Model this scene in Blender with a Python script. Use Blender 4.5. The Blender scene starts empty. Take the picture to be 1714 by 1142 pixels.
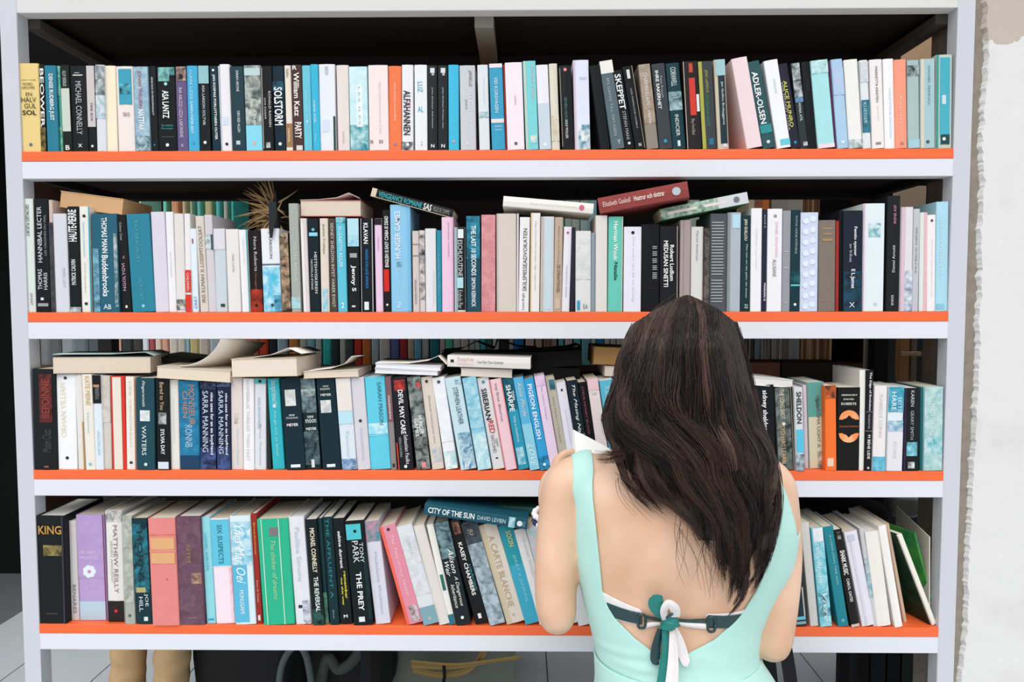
import bpy, bmesh, math, random
from mathutils import Vector, Matrix, noise
from mathutils.bvhtree import BVHTree
random.seed(11)
S = bpy.context.scene
COL = S.collection

# ------------------------------------------------------------ camera
F = 1212.8; CX, CY = 857.0, 571.0; CAMX, CAMY, CAMZ = 1.0412, -1.5203, 1.58
PIT, YAW, ROL = .0543, -.0116, .0011
cp, sp, cy_, sy_ = math.cos(PIT), math.sin(PIT), math.cos(YAW), math.sin(YAW)
fwd = Vector((sy_*cp, cy_*cp, -sp)); rt = Vector((cy_, -sy_, 0)); dn = -rt.cross(fwd)
cr, sr = math.cos(ROL), math.sin(ROL)
rt, dn = cr*rt + sr*dn, -sr*rt + cr*dn
cam = bpy.data.objects.new('camera', bpy.data.cameras.new('camera')); COL.objects.link(cam)
cam.matrix_world = Matrix(((rt.x, -dn.x, -fwd.x, CAMX), (rt.y, -dn.y, -fwd.y, CAMY), (rt.z, -dn.z, -fwd.z, CAMZ), (0, 0, 0, 1)))
cam.data.sensor_width = 36; cam.data.lens = F/1714*36; cam.data.clip_start = .05
S.camera = cam

# ------------------------------------------------------------ daylight and exposure
W = bpy.data.worlds.new('sky'); S.world = W; W.use_nodes = True
wn = W.node_tree; wn.nodes.clear()
wo = wn.nodes.new('ShaderNodeOutputWorld'); wb = wn.nodes.new('ShaderNodeBackground')
wt = wn.nodes.new('ShaderNodeTexCoord'); wsx = wn.nodes.new('ShaderNodeSeparateXYZ'); wr = wn.nodes.new('ShaderNodeValToRGB')
wr.color_ramp.elements[0].position = .0; wr.color_ramp.elements[0].color = (.62, .62, .64, 1)
wr.color_ramp.elements[1].position = .9; wr.color_ramp.elements[1].color = (.92, .96, 1.0, 1)
wn.links.new(wt.outputs['Generated'], wsx.inputs[0]); wn.links.new(wsx.outputs['Z'], wr.inputs[0])
wn.links.new(wr.outputs[0], wb.inputs[0]); wn.links.new(wb.outputs[0], wo.inputs[0])
wb.inputs[1].default_value = 1.06
sun = bpy.data.objects.new('hazy_sun', bpy.data.lights.new('hazy_sun', 'SUN')); COL.objects.link(sun)
sun.data.energy = 2.0; sun.data.angle = math.radians(50); sun.data.color = (1, .98, .95)
sun.rotation_euler = Vector((.2, .9, -1.0)).to_track_quat('-Z', 'Y').to_euler()
sun.location = (.5, -2, 4)
S.view_settings.view_transform = 'Standard'; S.view_settings.look = 'None'
S.view_settings.gamma = 1; S.view_settings.use_curve_mapping = False
S.view_settings.exposure = -0.03

# ------------------------------------------------------------ helpers
def U(px, py, Y):
    """a measured direction carried out to the plane y = Y"""
    v = fwd + rt*((px-CX)/F) + dn*((py-CY)/F)
    return Vector((CAMX, CAMY, CAMZ)) + v*((Y-CAMY)/v.y)
def lin(h):
    h = h.lstrip('#'); o = []
    for i in (0, 2, 4):
        c = int(h[i:i+2], 16)/255
        o.append(c/12.92 if c <= .04045 else ((c+.055)/1.055)**2.4)
    return (*o, 1)
MATS = {}
def new_mat(name, rough=.5, spec=.4):
    m = bpy.data.materials.new(name); m.use_nodes = True
    b = m.node_tree.nodes['Principled BSDF']; b.inputs['Roughness'].default_value = rough
    b.inputs['Specular IOR Level'].default_value = spec
    return m, m.node_tree, b
def mat(h, rough=.45, var=.05, scale=30., spec=.22, bump=0., name='paint', kind='noise', stretch=(1, 1, 1)):
    """one colour with slight procedural variation"""
    key = (h, rough, var, scale, spec, bump, kind, stretch)
    if key in MATS: return MATS[key]
    m, nt, b = new_mat(name+'_'+h, rough, spec)
    N = nt.nodes.new; L = nt.links.new
    c = lin(h)
    tc = N('ShaderNodeTexCoord'); mp = N('ShaderNodeMapping'); mp.inputs['Scale'].default_value = stretch
    L(tc.outputs['Object'], mp.inputs[0])
    nz = N('ShaderNodeTexNoise'); nz.inputs['Scale'].default_value = scale; nz.inputs['Detail'].default_value = 4
    L(mp.outputs[0], nz.inputs['Vector'])
    mx = N('ShaderNodeMix'); mx.data_type = 'RGBA'
    mx.inputs['A'].default_value = tuple(x*(1-var) for x in c[:3])+(1,)
    mx.inputs['B'].default_value = tuple(min(1, x*(1+var)) for x in c[:3])+(1,)
    L(nz.outputs['Fac'], mx.inputs['Factor']); L(mx.outputs['Result'], b.inputs['Base Color'])
    if bump:
        bp = N('ShaderNodeBump'); bp.inputs['Strength'].default_value = bump; bp.inputs['Distance'].default_value = .004
        L(nz.outputs['Fac'], bp.inputs['Height']); L(bp.outputs[0], b.inputs['Normal'])
    MATS[key] = m
    return m
def art_mat(a, c, scale=70.):
    """printed picture: two colours in soft patches"""
    key = ('art', a, c, scale)
    if key in MATS: return MATS[key]
    m, nt, b = new_mat('print_%s_%s' % (a, c), .45, .2)
    N = nt.nodes.new; L = nt.links.new
    tc = N('ShaderNodeTexCoord')
    nz = N('ShaderNodeTexNoise'); nz.inputs['Scale'].default_value = scale; nz.inputs['Detail'].default_value = 5; nz.inputs['Distortion'].default_value = .7
    oi = N('ShaderNodeObjectInfo'); ad = N('ShaderNodeVectorMath'); ad.operation = 'ADD'
    L(tc.outputs['Object'], ad.inputs[0]); L(oi.outputs['Random'], ad.inputs[1]); L(ad.outputs[0], nz.inputs['Vector'])
    rp = N('ShaderNodeValToRGB'); rp.color_ramp.elements[0].position = .33; rp.color_ramp.elements[1].position = .67
    rp.color_ramp.elements[0].color = lin(a); rp.color_ramp.elements[1].color = lin(c)
    L(nz.outputs['Fac'], rp.inputs[0]); L(rp.outputs[0], b.inputs['Base Color'])
    MATS[key] = m
    return m
def page_mat(h='E6DCC8'):
    key = ('page', h)
    if key in MATS: return MATS[key]
    m, nt, b = new_mat('paper_edges_'+h, .85, .1)
    N = nt.nodes.new; L = nt.links.new
    c = lin(h)
    tc = N('ShaderNodeTexCoord'); mp = N('ShaderNodeMapping'); mp.inputs['Scale'].default_value = (1, .04, .04)
    nz = N('ShaderNodeTexNoise'); nz.inputs['Scale'].default_value = 1400; nz.inputs['Detail'].default_value = 2
    L(tc.outputs['Object'], mp.inputs[0]); L(mp.outputs[0], nz.inputs['Vector'])
    mx = N('ShaderNodeMix'); mx.data_type = 'RGBA'
    mx.inputs['A'].default_value = tuple(x*.8 for x in c[:3])+(1,); mx.inputs['B'].default_value = tuple(min(1, x*1.06) for x in c[:3])+(1,)
    L(nz.outputs['Fac'], mx.inputs['Factor']); L(mx.outputs['Result'], b.inputs['Base Color'])
    MATS[key] = m
    return m
def link(name, me, m=None, parent=None, loc=None):
    o = bpy.data.objects.new(name, me); COL.objects.link(o)
    if m is not None and me is not None and hasattr(me, 'materials') and len(me.materials) == 0: me.materials.append(m)
    if parent is not None: o.parent = parent
    if loc is not None: o.location = loc
    return o
def empty(name, loc=(0, 0, 0)):
    o = bpy.data.objects.new(name, None); COL.objects.link(o); o.location = loc; o.empty_display_size = .02
    return o
def tag(o, label=None, cat=None, group=None, kind=None):
    if label: o['label'] = label
    if cat: o['category'] = cat
    if group: o['group'] = group
    if kind: o['kind'] = kind
    return o
def pyd(name, v, f, smooth=False):
    me = bpy.data.meshes.new(name); me.from_pydata([tuple(x) for x in v], [], f); me.update()
    if smooth: me.polygons.foreach_set('use_smooth', [True]*len(me.polygons))
    return me
BOXF = [(0, 3, 2, 1), (4, 5, 6, 7), (0, 1, 5, 4), (1, 2, 6, 5), (2, 3, 7, 6), (3, 0, 4, 7)]
def box_me(x0, x1, y0, y1, z0, z1, name='box'):
    return pyd(name, [(x0, y0, z0), (x1, y0, z0), (x1, y1, z0), (x0, y1, z0), (x0, y0, z1), (x1, y0, z1), (x1, y1, z1), (x0, y1, z1)], BOXF)
def bev_box(name, x0, x1, y0, y1, z0, z1, m, parent=None, b=.002, seg=2):
    me = box_me(x0, x1, y0, y1, z0, z1, name); bm = bmesh.new(); bm.from_mesh(me)
    bmesh.ops.bevel(bm, geom=bm.edges[:], offset=b, segments=seg, affect='EDGES', profile=.5)
    bm.to_mesh(me); bm.free()
    return link(name, me, m, parent)
def loft(rings, cap=True, close=True):
    n = len(rings[0]); v = [p for r in rings for p in r]; f = []
    for i in range(len(rings)-1):
        for j in range(n if close else n-1):
            k = (j+1) % n
            f.append((i*n+j, i*n+k, (i+1)*n+k, (i+1)*n+j))
    if cap: f.append(tuple(reversed(range(n)))); f.append(tuple((len(rings)-1)*n+j for j in range(n)))
    return v, f
def tube(pts, rad, n=10, cap=True):
    """tapered tube along points, with rounded ends"""
    P = [Vector(p) for p in pts]; R = list(rad) if hasattr(rad, '__len__') else [rad]*len(P)
    rings = []; up = None
    for i, p in enumerate(P):
        t = (P[min(i+1, len(P)-1)]-P[max(i-1, 0)]).normalized()
        if up is None: up = t.orthogonal().normalized()
        up = (up-t*up.dot(t)).normalized(); s = t.cross(up)
        if cap and i == 0:
            for q in (.95, .6): rings.append([p-t*R[0]*q + (up*math.cos(a)+s*math.sin(a))*R[0]*math.sqrt(1-q*q) for a in [2*math.pi*k/n for k in range(n)]])
        rings.append([p+(up*math.cos(a)+s*math.sin(a))*R[i] for a in [2*math.pi*k/n for k in range(n)]])
        if cap and i == len(P)-1:
            for q in (.6, .95): rings.append([p+t*R[-1]*q + (up*math.cos(a)+s*math.sin(a))*R[-1]*math.sqrt(1-q*q) for a in [2*math.pi*k/n for k in range(n)]])
    return loft(rings)
def smooth_path(pts, k=6):
    """Catmull-Rom through points (tuples of any length)"""
    P = [tuple(p) for p in pts]; out = []
    for i in range(len(P)-1):
        a, b, c, d = P[max(i-1, 0)], P[i], P[i+1], P[min(i+2, len(P)-1)]
        for j in range(k):
            t = j/k
            out.append(tuple(.5*((2*b[q])+(-a[q]+c[q])*t+(2*a[q]-5*b[q]+4*c[q]-d[q])*t*t+(-a[q]+3*b[q]-3*c[q]+d[q])*t**3) for q in range(len(b))))
    out.append(P[-1])
    return out
def interp(tab, x):
    if x <= tab[0][0]: return tab[0][1]
    for (a, b), (c, d) in zip(tab, tab[1:]):
        if x <= c: return b+(d-b)*(x-a)/(c-a)
    return tab[-1][1]
def merge(parts):
    V, Fc = [], []
    for v, f in parts:
        o = len(V); V += list(v); Fc += [tuple(i+o for i in q) for q in f]
    return V, Fc

# ------------------------------------------------------------ room: floor, walls, added unseen ceiling
floor = link('floor', box_me(-2.9, 5.0, -2.5, 3.0, -.05, -.004), mat('6c7276', .8, .08, 8)); tag(floor, kind='structure')
tile_me = box_me(.003, .378, .003, .378, -.006, 0, 'tile')
tm = mat('D2D8DD', .35, .06, 6, .5, name='tile'); tile_me.materials.append(tm)
for i in range(-7, 10):
    for j in range(-11, 3):
        x, y = 1.155+.381*i, 1.78+.381*j
        if -2.6 < x < 4.7 and y < 2.35: link('tile', tile_me, None, floor, (x, y, 0))
dark = mat('101213', .9, .15, 5)
tag(link('wall_back', box_me(-2.9, 5.0, 2.60, 2.72, -.02, 2.9), dark), kind='structure')
tag(link('wall_left', box_me(-2.9, -2.75, .2, 2.6, -.02, 2.9), dark), kind='structure')
tag(link('added_ceiling', box_me(-2.9, 5.0, 1.3, 2.7, 2.75, 2.85), mat('3a3a38', .9, .1)), kind='structure')  # unseen, added to keep the rear dark; cut back to let daylight down

# plaster wall at the right, its broken edge meeting the bookcase
m, nt, b = new_mat('plaster', .9, .15)
N = nt.nodes.new; L = nt.links.new
tc = N('ShaderNodeTexCoord'); n1 = N('ShaderNodeTexNoise'); n1.inputs['Scale'].default_value = 5; n1.inputs['Detail'].default_value = 8
n2 = N('ShaderNodeTexNoise'); n2.inputs['Scale'].default_value = 22; n2.inputs['Detail'].default_value = 6
L(tc.outputs['Object'], n1.inputs['Vector']); L(tc.outputs['Object'], n2.inputs['Vector'])
r1 = N('ShaderNodeValToRGB'); r1.color_ramp.elements[0].position = .25; r1.color_ramp.elements[0].color = lin('CBCAC7'); r1.color_ramp.elements[1].position = .45; r1.color_ramp.elements[1].color = lin('DCDCDA')
L(n1.outputs['Fac'], r1.inputs[0])
sx = N('ShaderNodeSeparateXYZ'); L(tc.outputs['Object'], sx.inputs[0])
ma = N('ShaderNodeMath'); ma.operation = 'MULTIPLY_ADD'; ma.inputs[1].default_value = .09; L(n2.outputs['Fac'], ma.inputs[0]); L(sx.outputs['Z'], ma.inputs[2])
zt = U(1680, 68, .01).z + .045
gt = N('ShaderNodeMath'); gt.operation = 'GREATER_THAN'; gt.inputs[1].default_value = zt; L(ma.outputs[0], gt.inputs[0])
mx = N('ShaderNodeMix'); mx.data_type = 'RGBA'; mx.inputs['B'].default_value = lin('BDB3A6'); L(gt.outputs[0], mx.inputs['Factor']); L(r1.outputs[0], mx.inputs['A']); L(mx.outputs['Result'], b.inputs['Base Color'])
bp = N('ShaderNodeBump'); bp.inputs['Strength'].default_value = .35; bp.inputs['Distance'].default_value = .006
L(n2.outputs['Fac'], bp.inputs['Height']); L(bp.outputs[0], b.inputs['Normal'])
plaster = m
v = []; f = []
NZ = 620
for i in range(NZ+1):
    z = -.02+2.9*i/NZ
    x = .004+interp([(0, 1.978), (.9, 1.981), (1.4, 1.990), (1.9, 1.987), (2.2, 1.982), (2.9, 1.98)], z) + .009*noise.noise(Vector((z*6, 0, 3)))+.003*noise.noise(Vector((z*31, 0, 7)))+.004*noise.noise(Vector((z*83, 2, 7)))+.002*noise.noise(Vector((z*190, 4, 7)))
    v += [(x+.004, .17, z), (x-.002+.004*noise.noise(Vector((z*120, 9, 1))), .006, z), (x+.003+.004*noise.noise(Vector((z*60, 5, 1))), -.004, z), (5.0, -.004, z), (5.0, .17, z)]
for i in range(NZ):
    for j in range(4): f.append((i*5+j, i*5+j+1, i*5+5+j+1, i*5+5+j))
wr_ = link('wall_right', pyd('wall_right', v, f), plaster); tag(wr_, kind='structure')
# raw render strip left bare between plaster and bookcase
strip = link('trim_1', box_me(1.9695, 2.06, .006, .16, -.02, 2.88), mat('8e857a', .95, .3, 60, .1, .5)); tag(strip, 'rough grey brown render showing in the gap beside the plaster', kind='structure')

# ------------------------------------------------------------ the bookcase
white = mat('DDDFE6', .45, .02, 9, .4, .05, name='white_paint')
white2 = mat('C9CBD2', .5, .03, 9, .4, .05, name='white_paint')
orange = mat('F26A38', .42, .05, 7, .4, name='orange_paint')
darkw = mat('1d1a18', .7, .15, 12, .3, name='shade_dark_board')  # dark plywood, with the unlit recess's shade put into its colour too
greyw = mat('8b877e', .7, .1, 14, .3, name='bare_bar')
BW = 1.9326; BD = .3105
ZS = [1.8735, 1.5379, 1.2015, .8639]      # underside of orange board, upper edge of the white rail
RH = .0359; OT = .0205; PW = .036
case = empty('bookcase', (0, 0, 0)); tag(case, 'white painted bookcase with orange shelves and square white posts', 'bookcase')
ZTOP = 2.1773
for x0, x1, m_ in ((-PW, 0, white2), (BW, BW+PW, white2)):
    bev_box('post', x0, x1, 0, .036, 0, ZTOP+.034, m_, case, .0015)
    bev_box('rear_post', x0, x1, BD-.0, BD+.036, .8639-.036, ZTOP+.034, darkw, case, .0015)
    bev_box('side_rail', x0+.004, x1-.004, .036, BD, ZTOP-.005, ZTOP+.03, mat('5c5a56', .6, .1), case, .0015)
bev_box('top_rail', -.001, BW+.001, .001, .035, ZTOP, ZTOP+.034, mat('D8D6D4', .5, .03, 9), case, .0015)
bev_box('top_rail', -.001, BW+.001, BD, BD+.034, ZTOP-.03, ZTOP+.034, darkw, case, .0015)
for sx0, sx1 in ((.0, .025), (BW-.025, BW)):
    bev_box('top_rail', sx0, sx1, .035, BD, ZTOP-.02, ZTOP, mat('4a4742', .6, .1), case, .001)
bev_box('centre_bar', .945, .985, .035, BD, ZTOP-.022, ZTOP+.012, greyw, case, .0015)
bev_box('top_panel', -PW, BW+PW, .002, BD+.03, ZTOP+.036, ZTOP+.05, mat('c4c0ba', .6, .05), case, .001)
bev_box('underside_panel', 0, BW, .035, BD, ZTOP+.012, ZTOP+.02, darkw, case, .001)
for z in ZS:
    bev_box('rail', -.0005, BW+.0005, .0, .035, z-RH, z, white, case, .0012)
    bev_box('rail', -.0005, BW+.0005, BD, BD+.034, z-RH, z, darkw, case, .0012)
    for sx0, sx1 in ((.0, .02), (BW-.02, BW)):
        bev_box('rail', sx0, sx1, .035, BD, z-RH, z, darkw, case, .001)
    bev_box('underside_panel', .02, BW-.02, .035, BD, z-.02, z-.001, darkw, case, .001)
    bev_box('shelf_board', .0, BW, -.001, BD-.01, z, z+OT, orange, case, .0012)
ZT = [z+OT for z in ZS]

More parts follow.
